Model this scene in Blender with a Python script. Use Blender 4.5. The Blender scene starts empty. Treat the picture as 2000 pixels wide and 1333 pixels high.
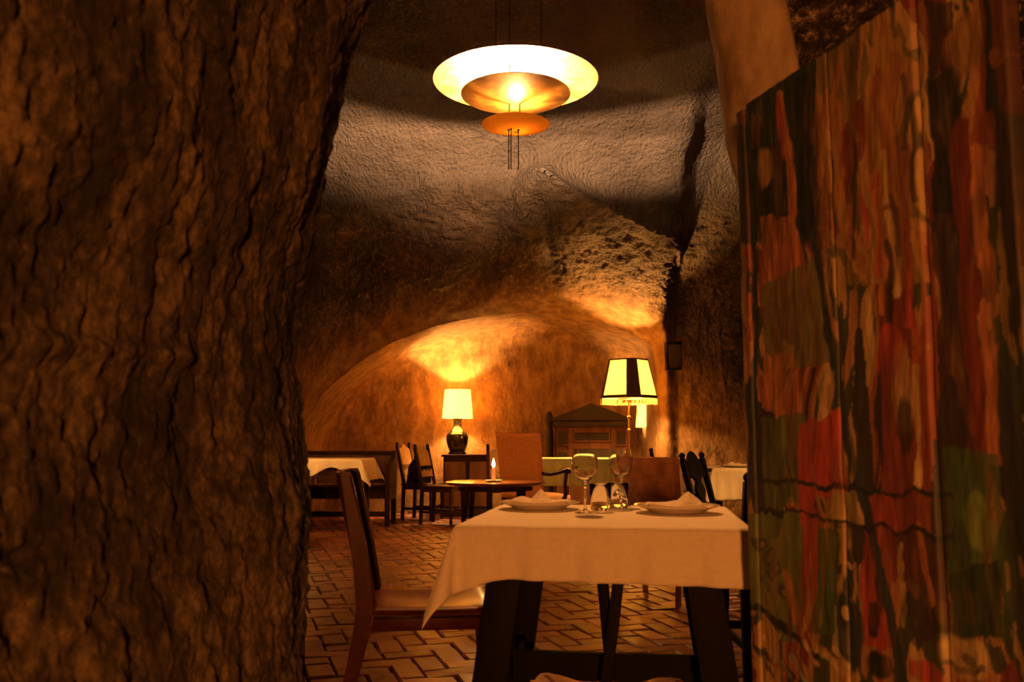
import bpy, bmesh, math, random
import numpy as np
from mathutils import Vector, Matrix

random.seed(7)
rng = np.random.default_rng(7)
S = bpy.context.scene
COL = S.collection

# ------------------------------------------------------------------ camera
F_PX = 1750.0
PITCH = math.atan(194 / F_PX)
CAM_Z = 0.985
cam_d = bpy.data.cameras.new('camera')
cam_d.sensor_width = 36.0
cam_d.lens = 36.0 * F_PX / 2000.0
cam_d.clip_start = 0.02
cam_d.dof.use_dof = True
cam_d.dof.focus_distance = 6.0
cam_d.dof.aperture_fstop = 4.5
cam = bpy.data.objects.new('camera', cam_d)
cam.location = (0, 0, CAM_Z)
cam.rotation_euler = (math.pi / 2 + PITCH, 0, 0)
COL.objects.link(cam)
S.camera = cam

# ------------------------------------------------------------------ world, exposure
W = bpy.data.worlds.new('world'); S.world = W; W.use_nodes = True
W.node_tree.nodes['Background'].inputs[0].default_value = (1.0, 0.5, 0.2, 1)
W.node_tree.nodes['Background'].inputs[1].default_value = 0.0005
S.view_settings.view_transform = 'Standard'
S.view_settings.look = 'None'
S.view_settings.gamma = 1.0
S.view_settings.use_curve_mapping = False
S.view_settings.exposure = 1.5

WARM = (1.0, 0.45, 0.11)
def point(name, loc, power, color=WARM, radius=0.03, parent=None):
    l = bpy.data.lights.new(name, 'POINT'); l.energy = power; l.color = color[:3]; l.shadow_soft_size = radius
    o = bpy.data.objects.new(name, l); COL.objects.link(o); o.location = loc
    if parent: o.parent = parent
    return o
# added unseen light behind the camera, brightens cloth, rock and door
point('added_rear_light', (0.05, -1.75, 0.98), 132, (1.0, 0.29, 0.050), 0.10)
P_PEND = 255; P_PEND_LOW = 22; P_TABLE = 82; P_FLOOR = 105; P_WALL = 110; P_CANDLE = 3; P_FLOOR_LEFT = 26; P_SPOT = 240; P_FLOOR_RIGHT = 34

def at(px, py, Y):
    """world point on the ray of image pixel (px,py) at depth Y"""
    u = (px - 1000) / F_PX; v = (666.5 - py) / F_PX
    c, s = math.cos(PITCH), math.sin(PITCH)
    k = Y / (c - s * v)
    return Vector((u * k, Y, CAM_Z + (s + c * v) * k))

# ------------------------------------------------------------------ noise (numpy)
_P = rng.random(4096)
def _h(ix, iy, iz):
    n = (ix * 73856093) ^ (iy * 19349663) ^ (iz * 83492791)
    n = (n ^ (n >> 13)) * 1274126177
    return _P[(n ^ (n >> 16)) & 4095]
def vnoise(p):
    i = np.floor(p).astype(np.int64); f = p - i
    f = f * f * f * (f * (f * 6 - 15) + 10)
    x, y, z = i[:, 0], i[:, 1], i[:, 2]; fx, fy, fz = f[:, 0], f[:, 1], f[:, 2]
    def L(a, b, t): return a + (b - a) * t
    c00 = L(_h(x, y, z), _h(x + 1, y, z), fx); c10 = L(_h(x, y + 1, z), _h(x + 1, y + 1, z), fx)
    c01 = L(_h(x, y, z + 1), _h(x + 1, y, z + 1), fx); c11 = L(_h(x, y + 1, z + 1), _h(x + 1, y + 1, z + 1), fx)
    return L(L(c00, c10, fy), L(c01, c11, fy), fz) * 2 - 1
def fbm(p, o=4, lac=2.03, g=0.5):
    a = 1.0; t = np.zeros(len(p)); s = 0
    for k in range(o):
        t += a * vnoise(p + 17.3 * k); s += a; a *= g; p = p * lac
    return t / s
def ridged(p, o=3):
    a = 1.0; t = np.zeros(len(p)); s = 0
    for k in range(o):
        t += a * (1 - 2 * np.abs(vnoise(p + 9.1 * k))); s += a; a *= 0.5; p = p * 2.1
    return t / s

def sm(a, b, x):
    t = np.clip((x - a) / (b - a), 0, 1); return t * t * (3 - 2 * t)

# ------------------------------------------------------------------ materials
def srgb(r, g, b):
    f = lambda c: (c / 255 / 12.92) if c / 255 <= 0.04045 else ((c / 255 + 0.055) / 1.055) ** 2.4
    return (f(r), f(g), f(b), 1)
def newmat(name):
    m = bpy.data.materials.new(name); m.use_nodes = True
    nt = m.node_tree; b = nt.nodes['Principled BSDF']
    return m, nt, b
def noise_node(nt, scale, detail=4, stretch=None, coord='Object', rough=0.55):
    tc = nt.nodes.new('ShaderNodeTexCoord'); n = nt.nodes.new('ShaderNodeTexNoise')
    n.inputs['Scale'].default_value = scale; n.inputs['Detail'].default_value = detail
    n.inputs['Roughness'].default_value = rough
    if stretch:
        mp = nt.nodes.new('ShaderNodeMapping'); mp.inputs['Scale'].default_value = stretch
        nt.links.new(tc.outputs[coord], mp.inputs['Vector']); nt.links.new(mp.outputs['Vector'], n.inputs['Vector'])
    else:
        nt.links.new(tc.outputs[coord], n.inputs['Vector'])
    return n
def ramp(nt, fac, stops):
    r = nt.nodes.new('ShaderNodeValToRGB')
    while len(r.color_ramp.elements) < len(stops): r.color_ramp.elements.new(0.5)
    for e, (p, c) in zip(r.color_ramp.elements, stops):
        e.position = p; e.color = c if len(c) == 4 else (*c, 1)
    nt.links.new(fac, r.inputs['Fac']); return r
def bump(nt, b, height, strength, dist):
    n = nt.nodes.new('ShaderNodeBump'); n.inputs['Strength'].default_value = strength; n.inputs['Distance'].default_value = dist
    nt.links.new(height, n.inputs['Height']); nt.links.new(n.outputs['Normal'], b.inputs['Normal']); return n
def plain(name, col, rough=0.5, var=0.25, scale=8, stretch=None, bumps=0.0, bdist=0.002, metallic=0.0, coat=0.0, sheen=0.0, coord='Object'):
    m, nt, b = newmat(name)
    n = noise_node(nt, scale, 5, stretch, coord)
    d = tuple(max(0, c * (1 - var)) for c in col[:3]); l = tuple(min(1, c * (1 + var)) for c in col[:3])
    r = ramp(nt, n.outputs['Fac'], [(0.3, d), (0.7, l)])
    nt.links.new(r.outputs['Color'], b.inputs['Base Color'])
    b.inputs['Roughness'].default_value = rough; b.inputs['Metallic'].default_value = metallic
    b.inputs['Coat Weight'].default_value = coat; b.inputs['Sheen Weight'].default_value = sheen
    if bumps: bump(nt, b, n.outputs['Fac'], bumps, bdist)
    return m

M = {}
M['wood_black'] = plain('black_stained_wood', (0.006, 0.004, 0.003), 0.6, 0.4, 6, (1, 1, 0.15), 0.3)
M['wood_dark'] = plain('dark_walnut', (0.045, 0.021, 0.010), 0.5, 0.45, 7, (1, 1, 0.12), 0.3)
M['wood_mid'] = plain('brown_oak', (0.16, 0.075, 0.03), 0.42, 0.4, 7, (1, 1, 0.12), 0.3)
M['wood_brown'] = plain('old_brown_wood', (0.12, 0.050, 0.018), 0.6, 0.4, 7, (1, 1, 0.12), 0.3)
M['wood_deep'] = plain('deep_brown_oak', (0.020, 0.010, 0.005), 0.7, 0.4, 7, (1, 1, 0.12), 0.3)  # very dark oak for cabinet panels, pediment and side post
M['wood_red'] = plain('polished_cherry', (0.26, 0.10, 0.035), 0.24, 0.35, 5, (0.2, 1, 1), 0.1, coat=0.4)
M['wood_pale'] = plain('worn_pale_wood', (0.40, 0.26, 0.12), 0.5, 0.35, 14, (1, 1, 0.3), 0.3)
M['leather_red'] = plain('oxblood_leather', (0.055, 0.010, 0.007), 0.36, 0.3, 30, None, 0.25, 0.001, coat=0.05)
M['leather_brown'] = plain('brown_leather', (0.52, 0.25, 0.135), 0.36, 0.35, 12, None, 0.25, 0.001, coat=0.1)
M['cloth'] = plain('white_linen', (0.78, 0.70, 0.58), 0.85, 0.05, 60, None, 0.15, 0.001, sheen=0.2)
M['cloth_green'] = plain('pale_green_linen', (0.48, 0.62, 0.36), 0.85, 0.06, 60, None, 0.15, 0.001, sheen=0.2)
M['napkin'] = plain('napkin_linen', (0.72, 0.62, 0.50), 0.9, 0.08, 50, None, 0.2, 0.001)
M['orange'] = plain('orange_velvet', (0.85, 0.42, 0.13), 0.8, 0.12, 40, None, 0.1, sheen=0.3)
M['porcelain'] = plain('white_porcelain', (0.70, 0.64, 0.54), 0.12, 0.03, 4, coat=0.5)
M['ceramic'] = plain('dark_glazed_ceramic', (0.030, 0.024, 0.014), 0.10, 0.5, 9, coat=0.6)
M['ceramic_band'] = plain('cream_glaze', (0.55, 0.36, 0.16), 0.15, 0.3, 30, coat=0.5)
M['brass'] = plain('aged_brass', (0.35, 0.20, 0.07), 0.35, 0.2, 12, metallic=0.8)
M['iron'] = plain('black_iron', (0.012, 0.010, 0.009), 0.45, 0.3, 12, metallic=0.4)
M['wax'] = plain('candle_wax', (0.85, 0.62, 0.40), 0.5, 0.05, 8)
M['trim'] = plain('dark_braid', (0.05, 0.028, 0.010), 0.8, 0.2, 60)
M['fringe'] = plain('amber_fringe', (0.45, 0.19, 0.05), 0.7, 0.3, 40)
M['bag'] = plain('black_patent', (0.008, 0.008, 0.008), 0.25, 0.3, 10, None, 0.2, coat=0.4)
M['speaker'] = plain('speaker_cloth', (0.03, 0.02, 0.013), 0.8, 0.2, 120, None, 0.3)
M['paper'] = plain('cream_paper', (0.75, 0.62, 0.42), 0.8, 0.05, 20)
b_ = M['wax'].node_tree.nodes['Principled BSDF']; b_.inputs['Subsurface Weight'].default_value = 0.6; b_.inputs['Subsurface Radius'].default_value = (0.03, 0.012, 0.005)
b_.inputs['Subsurface Scale'].default_value = 0.3

for k_ in ('leather_red', 'wood_black', 'wood_dark', 'wood_brown'): M[k_].node_tree.nodes['Principled BSDF'].inputs['Specular IOR Level'].default_value = 0.10
def glass_mat():
    m, nt, b = newmat('clear_glass')
    b.inputs['Base Color'].default_value = (1, 1, 1, 1); b.inputs['Roughness'].default_value = 0.0
    b.inputs['IOR'].default_value = 1.48; b.inputs['Transmission Weight'].default_value = 1.0
    n = noise_node(nt, 3, 1); r = ramp(nt, n.outputs['Fac'], [(0, (0.97, 0.98, 0.97)), (1, (1, 1, 1))])
    nt.links.new(r.outputs['Color'], b.inputs['Base Color']); return m
M['glass'] = glass_mat()
def shade_mat(name, col, trans, emit=0.0):
    m, nt, b = newmat(name); out = nt.nodes['Material Output']
    nt.nodes.remove(b)
    d = nt.nodes.new('ShaderNodeBsdfDiffuse'); t = nt.nodes.new('ShaderNodeBsdfTranslucent'); mx = nt.nodes.new('ShaderNodeMixShader')
    n = noise_node(nt, 90, 2, (1, 1, 0.3))
    r = ramp(nt, n.outputs['Fac'], [(0.3, tuple(c * 0.9 for c in col)), (0.7, col)])
    nt.links.new(r.outputs['Color'], d.inputs['Color']); nt.links.new(r.outputs['Color'], t.inputs['Color'])
    mx.inputs['Fac'].default_value = trans
    nt.links.new(d.outputs[0], mx.inputs[1]); nt.links.new(t.outputs[0], mx.inputs[2])
    nt.links.new(mx.outputs[0], out.inputs['Surface']); return m
M['shade_cream'] = shade_mat('cream_lampshade', (0.95, 0.80, 0.50), 0.6)
M['shade_white'] = shade_mat('white_lampshade', (0.95, 0.90, 0.80), 0.65)
M['shade_panel'] = shade_mat('parchment_panel', (0.92, 0.78, 0.36), 0.55)
M['disc_low'] = shade_mat('gilded_translucent_disc', (0.95, 0.62, 0.16), 0.14)
def gilt():
    m, nt, b = newmat('gold_leaf')
    n = noise_node(nt, 5, 6); v = noise_node(nt, 26, 3, rough=0.7)
    r = ramp(nt, n.outputs['Fac'], [(0.34, (0.055, 0.018, 0.003)), (0.5, (0.20, 0.085, 0.012)), (0.68, (0.40, 0.21, 0.045))])
    sp = ramp(nt, v.outputs['Fac'], [(0.27, (0.05, 0.03, 0.01)), (0.31, (1, 1, 1))])
    mx = nt.nodes.new('ShaderNodeMix'); mx.data_type = 'RGBA'; mx.blend_type = 'MULTIPLY'; mx.inputs[0].default_value = 1
    nt.links.new(r.outputs['Color'], mx.inputs[6]); nt.links.new(sp.outputs['Color'], mx.inputs[7])
    nt.links.new(mx.outputs[2], b.inputs['Base Color'])
    b.inputs['Metallic'].default_value = 0.25; b.inputs['Roughness'].default_value = 0.5
    bump(nt, b, n.outputs['Fac'], 0.2, 0.004); return m
M['gilt'] = gilt()
def flame_mat():
    m, nt, b = newmat('candle_flame'); b.inputs['Emission Color'].default_value = (1, 0.55, 0.18, 1); b.inputs['Emission Strength'].default_value = 14
    n = noise_node(nt, 20, 1); r = ramp(nt, n.outputs['Fac'], [(0, (1, 0.5, 0.12)), (1, (1, 0.62, 0.25))]); nt.links.new(r.outputs['Color'], b.inputs['Emission Color']); return m
M['flame'] = flame_mat()

def cave_mat():
    """tufa: attribute 'rough' 0 = limewashed alcove, 1 = hacked rock; 'upper' 1 = smooth grey vault"""
    m, nt, b = newmat('carved_tufa'); N = nt.nodes; L = nt.links
    a = N.new('ShaderNodeAttribute'); a.attribute_name = 'rough'
    u = N.new('ShaderNodeAttribute'); u.attribute_name = 'upper'
    n1 = noise_node(nt, 2.2, 8, coord='Object', rough=0.65); n2 = noise_node(nt, 26, 4, coord='Object'); n3 = noise_node(nt, 9, 7, (1, 1, 0.42), rough=0.62)
    ch = noise_node(nt, 30, 3, (1.0, 1.0, 0.35), rough=0.6)
    rock = ramp(nt, n1.outputs['Fac'], [(0.30, (0.050, 0.036, 0.026)), (0.52, (0.11, 0.078, 0.054)), (0.75, (0.21, 0.145, 0.10))])
    plas = ramp(nt, n3.outputs['Fac'], [(0.28, (0.105, 0.053, 0.020)), (0.5, (0.20, 0.108, 0.042)), (0.75, (0.32, 0.195, 0.085))])
    upp = ramp(nt, n1.outputs['Fac'], [(0.3, (0.085, 0.067, 0.056)), (0.7, (0.145, 0.116, 0.098))])
    m1 = N.new('ShaderNodeMix'); m1.data_type = 'RGBA'; L.new(a.outputs['Fac'], m1.inputs[0]); L.new(plas.outputs[0], m1.inputs[6]); L.new(rock.outputs[0], m1.inputs[7])
    m2 = N.new('ShaderNodeMix'); m2.data_type = 'RGBA'; L.new(u.outputs['Fac'], m2.inputs[0]); L.new(m1.outputs[2], m2.inputs[6]); L.new(upp.outputs[0], m2.inputs[7])
    fl = ramp(nt, n2.outputs['Fac'], [(0.72, (0, 0, 0)), (0.80, (1, 1, 1))])
    m3 = N.new('ShaderNodeMix'); m3.data_type = 'RGBA'; mu = N.new('ShaderNodeMath'); mu.operation = 'MULTIPLY'; mu.inputs[1].default_value = 0.5
    L.new(fl.outputs[0], mu.inputs[0]); L.new(mu.outputs[0], m3.inputs[0]); L.new(m2.outputs[2], m3.inputs[6]); m3.inputs[7].default_value = (0.5, 0.38, 0.24, 1)
    L.new(m3.outputs[2], b.inputs['Base Color']); b.inputs['Roughness'].default_value = 0.85
    h = N.new('ShaderNodeMath'); h.operation = 'ADD'; L.new(ch.outputs['Fac'], h.inputs[0]); L.new(n2.outputs['Fac'], h.inputs[1])
    st = N.new('ShaderNodeMath'); st.operation = 'MULTIPLY_ADD'; st.inputs[1].default_value = 0.75; st.inputs[2].default_value = 0.22; L.new(a.outputs['Fac'], st.inputs[0])
    bn = bump(nt, b, h.outputs[0], 0.5, 0.045); L.new(st.outputs[0], bn.inputs['Strength'])
    return m
M['cave'] = cave_mat()
def near_rock_mat():
    m, nt, b = newmat('shade_mottled_tufa'); L = nt.links
    n1 = noise_node(nt, 8, 12, (1, 1, 0.40), rough=0.78); n2 = noise_node(nt, 38, 8, (1, 1, 0.45), rough=0.7)
    n4 = noise_node(nt, 55, 6, (1, 1, 0.6), rough=0.7); ad = nt.nodes.new('ShaderNodeMath'); ad.operation = 'MULTIPLY_ADD'; ad.inputs[1].default_value = 0.40
    L.new(n4.outputs['Fac'], ad.inputs[0]); sb = nt.nodes.new('ShaderNodeMath'); sb.operation = 'SUBTRACT'; sb.inputs[1].default_value = 0.20; L.new(n1.outputs['Fac'], sb.inputs[0]); L.new(sb.outputs[0], ad.inputs[2])
    r = ramp(nt, ad.outputs[0], [(0.38, (0.010, 0.008, 0.006)), (0.46, (0.036, 0.027, 0.016)), (0.53, (0.090, 0.066, 0.037)), (0.66, (0.29, 0.205, 0.115))])  # stain mottling whose contrast also puts relief shading into the colour
    L.new(r.outputs[0], b.inputs['Base Color']); b.inputs['Roughness'].default_value = 0.9
    bump(nt, b, n2.outputs['Fac'], 1.0, 0.03); return m
M['near_rock'] = near_rock_mat()
def jamb_mat():
    m, nt, b = newmat('pale_dressed_tufa'); L = nt.links
    a = nt.nodes.new('ShaderNodeAttribute'); a.attribute_name = 'rough'
    n1 = noise_node(nt, 7, 6, (1, 1, 0.4)); n2 = noise_node(nt, 45, 5)
    p = ramp(nt, n1.outputs['Fac'], [(0.36, (0.22, 0.15, 0.085)), (0.5, (0.40, 0.29, 0.18)), (0.66, (0.62, 0.47, 0.30))])
    n5 = noise_node(nt, 24, 8, rough=0.75); k = ramp(nt, n5.outputs['Fac'], [(0.44, (0.012, 0.009, 0.006)), (0.54, (0.06, 0.04, 0.025)), (0.66, (0.45, 0.33, 0.22))])  # pale specks on dark: grazing highlights painted into the rough rock
    mx = nt.nodes.new('ShaderNodeMix'); mx.data_type = 'RGBA'; L.new(a.outputs['Fac'], mx.inputs[0]); L.new(p.outputs[0], mx.inputs[6]); L.new(k.outputs[0], mx.inputs[7])
    L.new(mx.outputs[2], b.inputs['Base Color']); b.inputs['Roughness'].default_value = 0.85
    bump(nt, b, n2.outputs['Fac'], 0.5, 0.01); return m
M['jamb'] = jamb_mat()
def brick_mat():
    m, nt, b = newmat('terracotta_paver'); L = nt.links
    oi = nt.nodes.new('ShaderNodeObjectInfo'); at_ = nt.nodes.new('ShaderNodeAttribute'); at_.attribute_name = 'tone'
    n1 = noise_node(nt, 9, 6, coord='Object'); n2 = noise_node(nt, 40, 5, coord='Object')
    ad = nt.nodes.new('ShaderNodeMath'); ad.operation = 'ADD'; L.new(oi.outputs['Random'], ad.inputs[0]); L.new(at_.outputs['Fac'], ad.inputs[1])
    fr = nt.nodes.new('ShaderNodeMath'); fr.operation = 'FRACT'; L.new(ad.outputs[0], fr.inputs[0])
    r = ramp(nt, fr.outputs[0], [(0.0, (0.11, 0.030, 0.015)), (0.5, (0.18, 0.053, 0.026)), (1.0, (0.26, 0.092, 0.046))])
    v = ramp(nt, n1.outputs['Fac'], [(0.3, (0.6, 0.6, 0.6)), (0.7, (1.1, 1.1, 1.1))])
    mx = nt.nodes.new('ShaderNodeMix'); mx.data_type = 'RGBA'; mx.blend_type = 'MULTIPLY'; mx.inputs[0].default_value = 1
    L.new(r.outputs[0], mx.inputs[6]); L.new(v.outputs[0], mx.inputs[7]); L.new(mx.outputs[2], b.inputs['Base Color'])
    rr = ramp(nt, n1.outputs['Fac'], [(0.3, (0.32, 0.32, 0.32)), (0.7, (0.55, 0.55, 0.55))]); L.new(rr.outputs[0], b.inputs['Roughness'])
    bump(nt, b, n2.outputs['Fac'], 0.35, 0.006); return m
M['brick'] = brick_mat()
M['mortar'] = plain('dark_mortar', (0.035, 0.020, 0.012), 0.9, 0.4, 30, None, 0.4)
def paint_mat():
    m, nt, b = newmat('oil_paint_on_wood'); L = nt.links
    a = nt.nodes.new('ShaderNodeAttribute'); a.attribute_name = 'paint'
    n = noise_node(nt, 70, 5, (1, 1, 0.2), rough=0.65)
    v = ramp(nt, n.outputs['Fac'], [(0.3, (0.72, 0.72, 0.72)), (0.7, (1.2, 1.2, 1.2))])
    mx = nt.nodes.new('ShaderNodeMix'); mx.data_type = 'RGBA'; mx.blend_type = 'MULTIPLY'; mx.inputs[0].default_value = 1
    L.new(a.outputs['Color'], mx.inputs[6]); L.new(v.outputs[0], mx.inputs[7]); L.new(mx.outputs[2], b.inputs['Base Color'])
    b.inputs['Roughness'].default_value = 0.6; bump(nt, b, n.outputs['Fac'], 0.4, 0.004); return m
M['paint'] = paint_mat()

# ------------------------------------------------------------------ object helpers
def link(name, me, mat, parent=None, smooth=False):
    if mat: me.materials.append(M[mat] if isinstance(mat, str) else mat)
    if smooth:
        me.polygons.foreach_set('use_smooth', [True] * len(me.polygons))
    o = bpy.data.objects.new(name, me); COL.objects.link(o)
    if parent: o.parent = parent
    return o
def pyd(name, V, Fs, mat, parent=None, smooth=False):
    me = bpy.data.meshes.new(name); me.from_pydata([tuple(v) for v in V], [], [tuple(f) for f in Fs]); me.update()
    return link(name, me, mat, parent, smooth)
def gridmesh(name, P, mat, parent=None, flip=False, attrs=None, smooth=True):
    """P (n,m,3) array -> quad grid"""
    n, m = P.shape[:2]
    me = bpy.data.meshes.new(name)
    idx = np.arange(n * m).reshape(n, m)
    q = np.stack([idx[:-1, :-1], idx[1:, :-1], idx[1:, 1:], idx[:-1, 1:]], -1).reshape(-1, 4)
    if flip: q = q[:, ::-1]
    me.vertices.add(n * m); me.vertices.foreach_set('co', np.ascontiguousarray(P.reshape(-1), dtype=np.float32))
    me.loops.add(q.size); me.loops.foreach_set('vertex_index', np.ascontiguousarray(q.reshape(-1), dtype=np.int32))
    me.polygons.add(len(q)); me.polygons.foreach_set('loop_start', np.arange(0, q.size, 4, dtype=np.int32))
    me.update(calc_edges=True)
    for k, a in (attrs or {}).items():
        if a.ndim == 1 or a.shape[-1] != 4:
            at_ = me.attributes.new(k, 'FLOAT', 'POINT'); at_.data.foreach_set('value', np.ascontiguousarray(a.reshape(-1), dtype=np.float32))
        else:
            at_ = me.attributes.new(k, 'FLOAT_COLOR', 'POINT'); at_.data.foreach_set('color', np.ascontiguousarray(a.reshape(-1), dtype=np.float32))
    return link(name, me, mat, parent, smooth)

class MB:
    def __init__(s): s.bm = bmesh.new()
    def box(s, c, size, rot=None, bev=0.004, seg=2):
        r = bmesh.ops.create_cube(s.bm, size=1.0)['verts']
        for v in r: v.co = Vector((v.co.x * size[0], v.co.y * size[1], v.co.z * size[2]))
        if bev > 0:
            es = {e for v in r for e in v.link_edges}
            g = bmesh.ops.bevel(s.bm, geom=list(es), offset=min(bev, min(size) * 0.45), segments=seg, affect='EDGES', profile=0.6)
            r = list({v for f in g['faces'] for v in f.verts} | {v for v in r if v.is_valid})
        mt = Matrix.Translation(Vector(c)) @ (rot.to_4x4() if rot else Matrix.Identity(4))
        for v in r: v.co = mt @ v.co
        return s
    def bar(s, a, b, w, d, bev=0.004, up=(0, 0, 1), taper=1.0):
        a = Vector(a); b = Vector(b); z = (b - a); L = z.length; z.normalize()
        u = Vector(up)
        if abs(z.dot(u)) > 0.98: u = Vector((0, 1, 0))
        x = u.cross(z).normalized() if abs(z.z) < 0.9 else Vector((1, 0, 0)) - z * z.x
        x.normalize(); y = z.cross(x)
        n0 = len(s.bm.verts)
        r = bmesh.ops.create_cube(s.bm, size=1.0)['verts']
        for v in r:
            k = taper if v.co.z > 0 else 1.0
            v.co = Vector((v.co.x * w * k, v.co.y * d * k, v.co.z * L))
        if bev > 0:
            es = {e for v in r for e in v.link_edges}
            g = bmesh.ops.bevel(s.bm, geom=list(es), offset=min(bev, min(w, d) * 0.45), segments=2, affect='EDGES', profile=0.6)
            r = list({v for f in g['faces'] for v in f.verts} | {v for v in r if v.is_valid})
        c = (a + b) / 2; R = Matrix((x, y, z)).transposed()
        for v in r: v.co = R @ v.co + c
        return s
    def lathe(s, prof, n=32, c=(0, 0, 0), axis=None):
        rings = []
        for (r, z) in prof:
            if r < 1e-5: rings.append([s.bm.verts.new((0, 0, z))])
            else: rings.append([s.bm.verts.new((r * math.cos(2 * math.pi * k / n), r * math.sin(2 * math.pi * k / n), z)) for k in range(n)])
        for a, b in zip(rings, rings[1:]):
            for k in range(n):
                p = [a[k % len(a)], a[(k + 1) % len(a)], b[(k + 1) % len(b)], b[k % len(b)]]
                u = []
                for v in p:
                    if v not in u: u.append(v)
                if len(u) >= 3: s.bm.faces.new(u)
        R = axis or Matrix.Identity(3)
        for rg in rings:
            for v in rg: v.co = R @ v.co + Vector(c)
        return s
    def tube(s, path, rad, n=10, cap=True):
        path = [Vector(p) for p in path]; rad = rad if hasattr(rad, '__len__') else [rad] * len(path)
        rings = []; up = Vector((0.31, 0.2, 0.93))
        for i, p in enumerate(path):
            t = (path[min(i + 1, len(path) - 1)] - path[max(i - 1, 0)]).normalized()
            x = t.cross(up).normalized(); y = t.cross(x)
            rings.append([s.bm.verts.new(p + (x * math.cos(2 * math.pi * k / n) + y * math.sin(2 * math.pi * k / n)) * rad[i]) for k in range(n)])
        for a, b in zip(rings, rings[1:]):
            for k in range(n): s.bm.faces.new([a[k], a[(k + 1) % n], b[(k + 1) % n], b[k]])
        if cap: s.bm.faces.new(rings[0][::-1]); s.bm.faces.new(rings[-1])
        return s
    def prism(s, poly, depth, xf=None, bev=0.0):
        """poly in local XZ, extruded along Y by depth (centred)"""
        a = [s.bm.verts.new((x, -depth / 2, z)) for x, z in poly]; b = [s.bm.verts.new((x, depth / 2, z)) for x, z in poly]
        n = len(poly); fs = [s.bm.faces.new(a), s.bm.faces.new(b[::-1])]
        for k in range(n): fs.append(s.bm.faces.new([a[k], b[k], b[(k + 1) % n], a[(k + 1) % n]]))
        vs = a + b
        if bev:
            es = [e for f in fs[:2] for e in f.edges]
            g = bmesh.ops.bevel(s.bm, geom=es, offset=bev, segments=2, affect='EDGES')
            vs = list({v for f in g['faces'] for v in f.verts} | {v for v in vs if v.is_valid})
        if xf is not None:
            for v in vs: v.co = xf @ v.co
        return s
    def build(s, name, mat, parent=None, smooth=True, ang=40):
        bmesh.ops.recalc_face_normals(s.bm, faces=s.bm.faces)
        me = bpy.data.meshes.new(name); s.bm.to_mesh(me); s.bm.free()
        o = link(name, me, mat, parent, smooth)
        if smooth: me.set_sharp_from_angle(angle=math.radians(ang))
        return o

def tag(o, label, cat, group=None, kind=None):
    if label: o['label'] = label
    if cat: o['category'] = cat
    if group: o['group'] = group
    if kind: o['kind'] = kind
    return o
def thing(name, label, cat, loc=(0, 0, 0), rot=0.0, group=None):
    o = bpy.data.objects.new(name, None); COL.objects.link(o); o.empty_display_size = 0.1
    o.location = loc; o.rotation_euler = (0, 0, math.radians(rot)); return tag(o, label, cat, group)
def dup(root, label, loc, rot, group=None):
    r = root.copy(); COL.objects.link(r); r.location = loc; r.rotation_euler = (0, 0, math.radians(rot)); r['label'] = label
    if group: r['group'] = group
    for ch in list(root.children):
        c = ch.copy(); COL.objects.link(c); c.parent = r
        for g in list(ch.children):
            d = g.copy(); COL.objects.link(d); d.parent = c
    return r
def struct(o): o['kind'] = 'structure'; return o

# ================================================================== THE CAVE
# profile of the back wall / vault:  q (arc length) -> (Y, z)
PRO = [(10.9, 0.0), (10.9, 1.3), (10.88, 2.6), (10.45, 3.05), (9.95, 3.5), (9.45, 3.95), (8.95, 4.35), (8.1, 4.72), (7.0, 4.92), (5.0, 5.0), (2.4, 4.9)]
_pp = np.array(PRO); _q = np.concatenate([[0], np.cumsum(np.hypot(np.diff(_pp[:, 0]), np.diff(_pp[:, 1])))])
_qs = np.linspace(0, _q[-1], 400)
def _smooth(a, k=9):
    w = np.ones(k) / k; return np.convolve(np.pad(a, k // 2, mode='edge'), w, 'valid')
_Ys = _smooth(np.interp(_qs, _q, _pp[:, 0]), 21); _Zs = _smooth(np.interp(_qs, _q, _pp[:, 1]), 21); _Zs[:30] = _qs[:30]
Q_TOP = float(np.interp(4.45, _Zs[:300], _qs[:300]))

def seg_ridge(x, z, A, B, amp, below, above, end=0.35):
    """ridge along A-B standing proud by amp; decays by 'below' under it and 'above' over it"""
    ax, az = A; bx, bz = B; L = math.hypot(bx - ax, bz - az); tx, tz = (bx - ax) / L, (bz - az) / L
    s = (x - ax) * tx + (z - az) * tz; nx, nz = -tz, tx
    if nz < 0: nx, nz = -nx, -nz
    d = (x - ax) * nx + (z - az) * nz
    w = sm(-end, 0.05, s) * (1 - sm(L - 0.05, L + end, s))
    return amp * w * np.where(d < 0, np.exp(d / below), np.exp(-d / above))

def relief(x, z):
    """how far the hacked rock stands towards the room (metres)"""
    r = 0.035 * x * x
    r += 0.55 * sm(-2.45, -4.2, x) * 2.0                       # wall swings forward on the left
    r += seg_ridge(x, z, (0.30, 3.72), (1.72, 3.12), 0.80, 0.80, 0.20)        # overhang catching the floor lamp
    r += 0.34 * np.exp(-(((x + 0.32) / 0.52) ** 2 + ((z - 3.52) / 0.34) ** 2))   # rounded boss under the vault
    r -= 0.16 * np.exp(-(((x - 0.30 - 0.30 * (3.5 - z)) / 0.10) ** 2)) * sm(2.7, 3.0, z) * (1 - sm(3.55, 3.75, z))
    r += seg_ridge(x, z, (-1.75, 2.72), (-0.45, 3.12), 0.16, 0.35, 0.12)
    r += seg_ridge(x, z, (-2.3, 3.45), (-0.9, 3.75), 0.14, 0.5, 0.10)
    t = sm(1.78, 2.05, x)                                       # pier arris on the right, wall turns back
    r -= t * (0.22 + 0.35 * np.clip(x - 1.8, 0, 1.2) * sm(1.2, 2.2, z))
    r += 0.12 * sm(1.35, 1.75, x) * (1 - t) * sm(2.0, 2.5, z)
    r += 1.6 * sm(2.9, 5.0, x)
    return r

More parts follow.
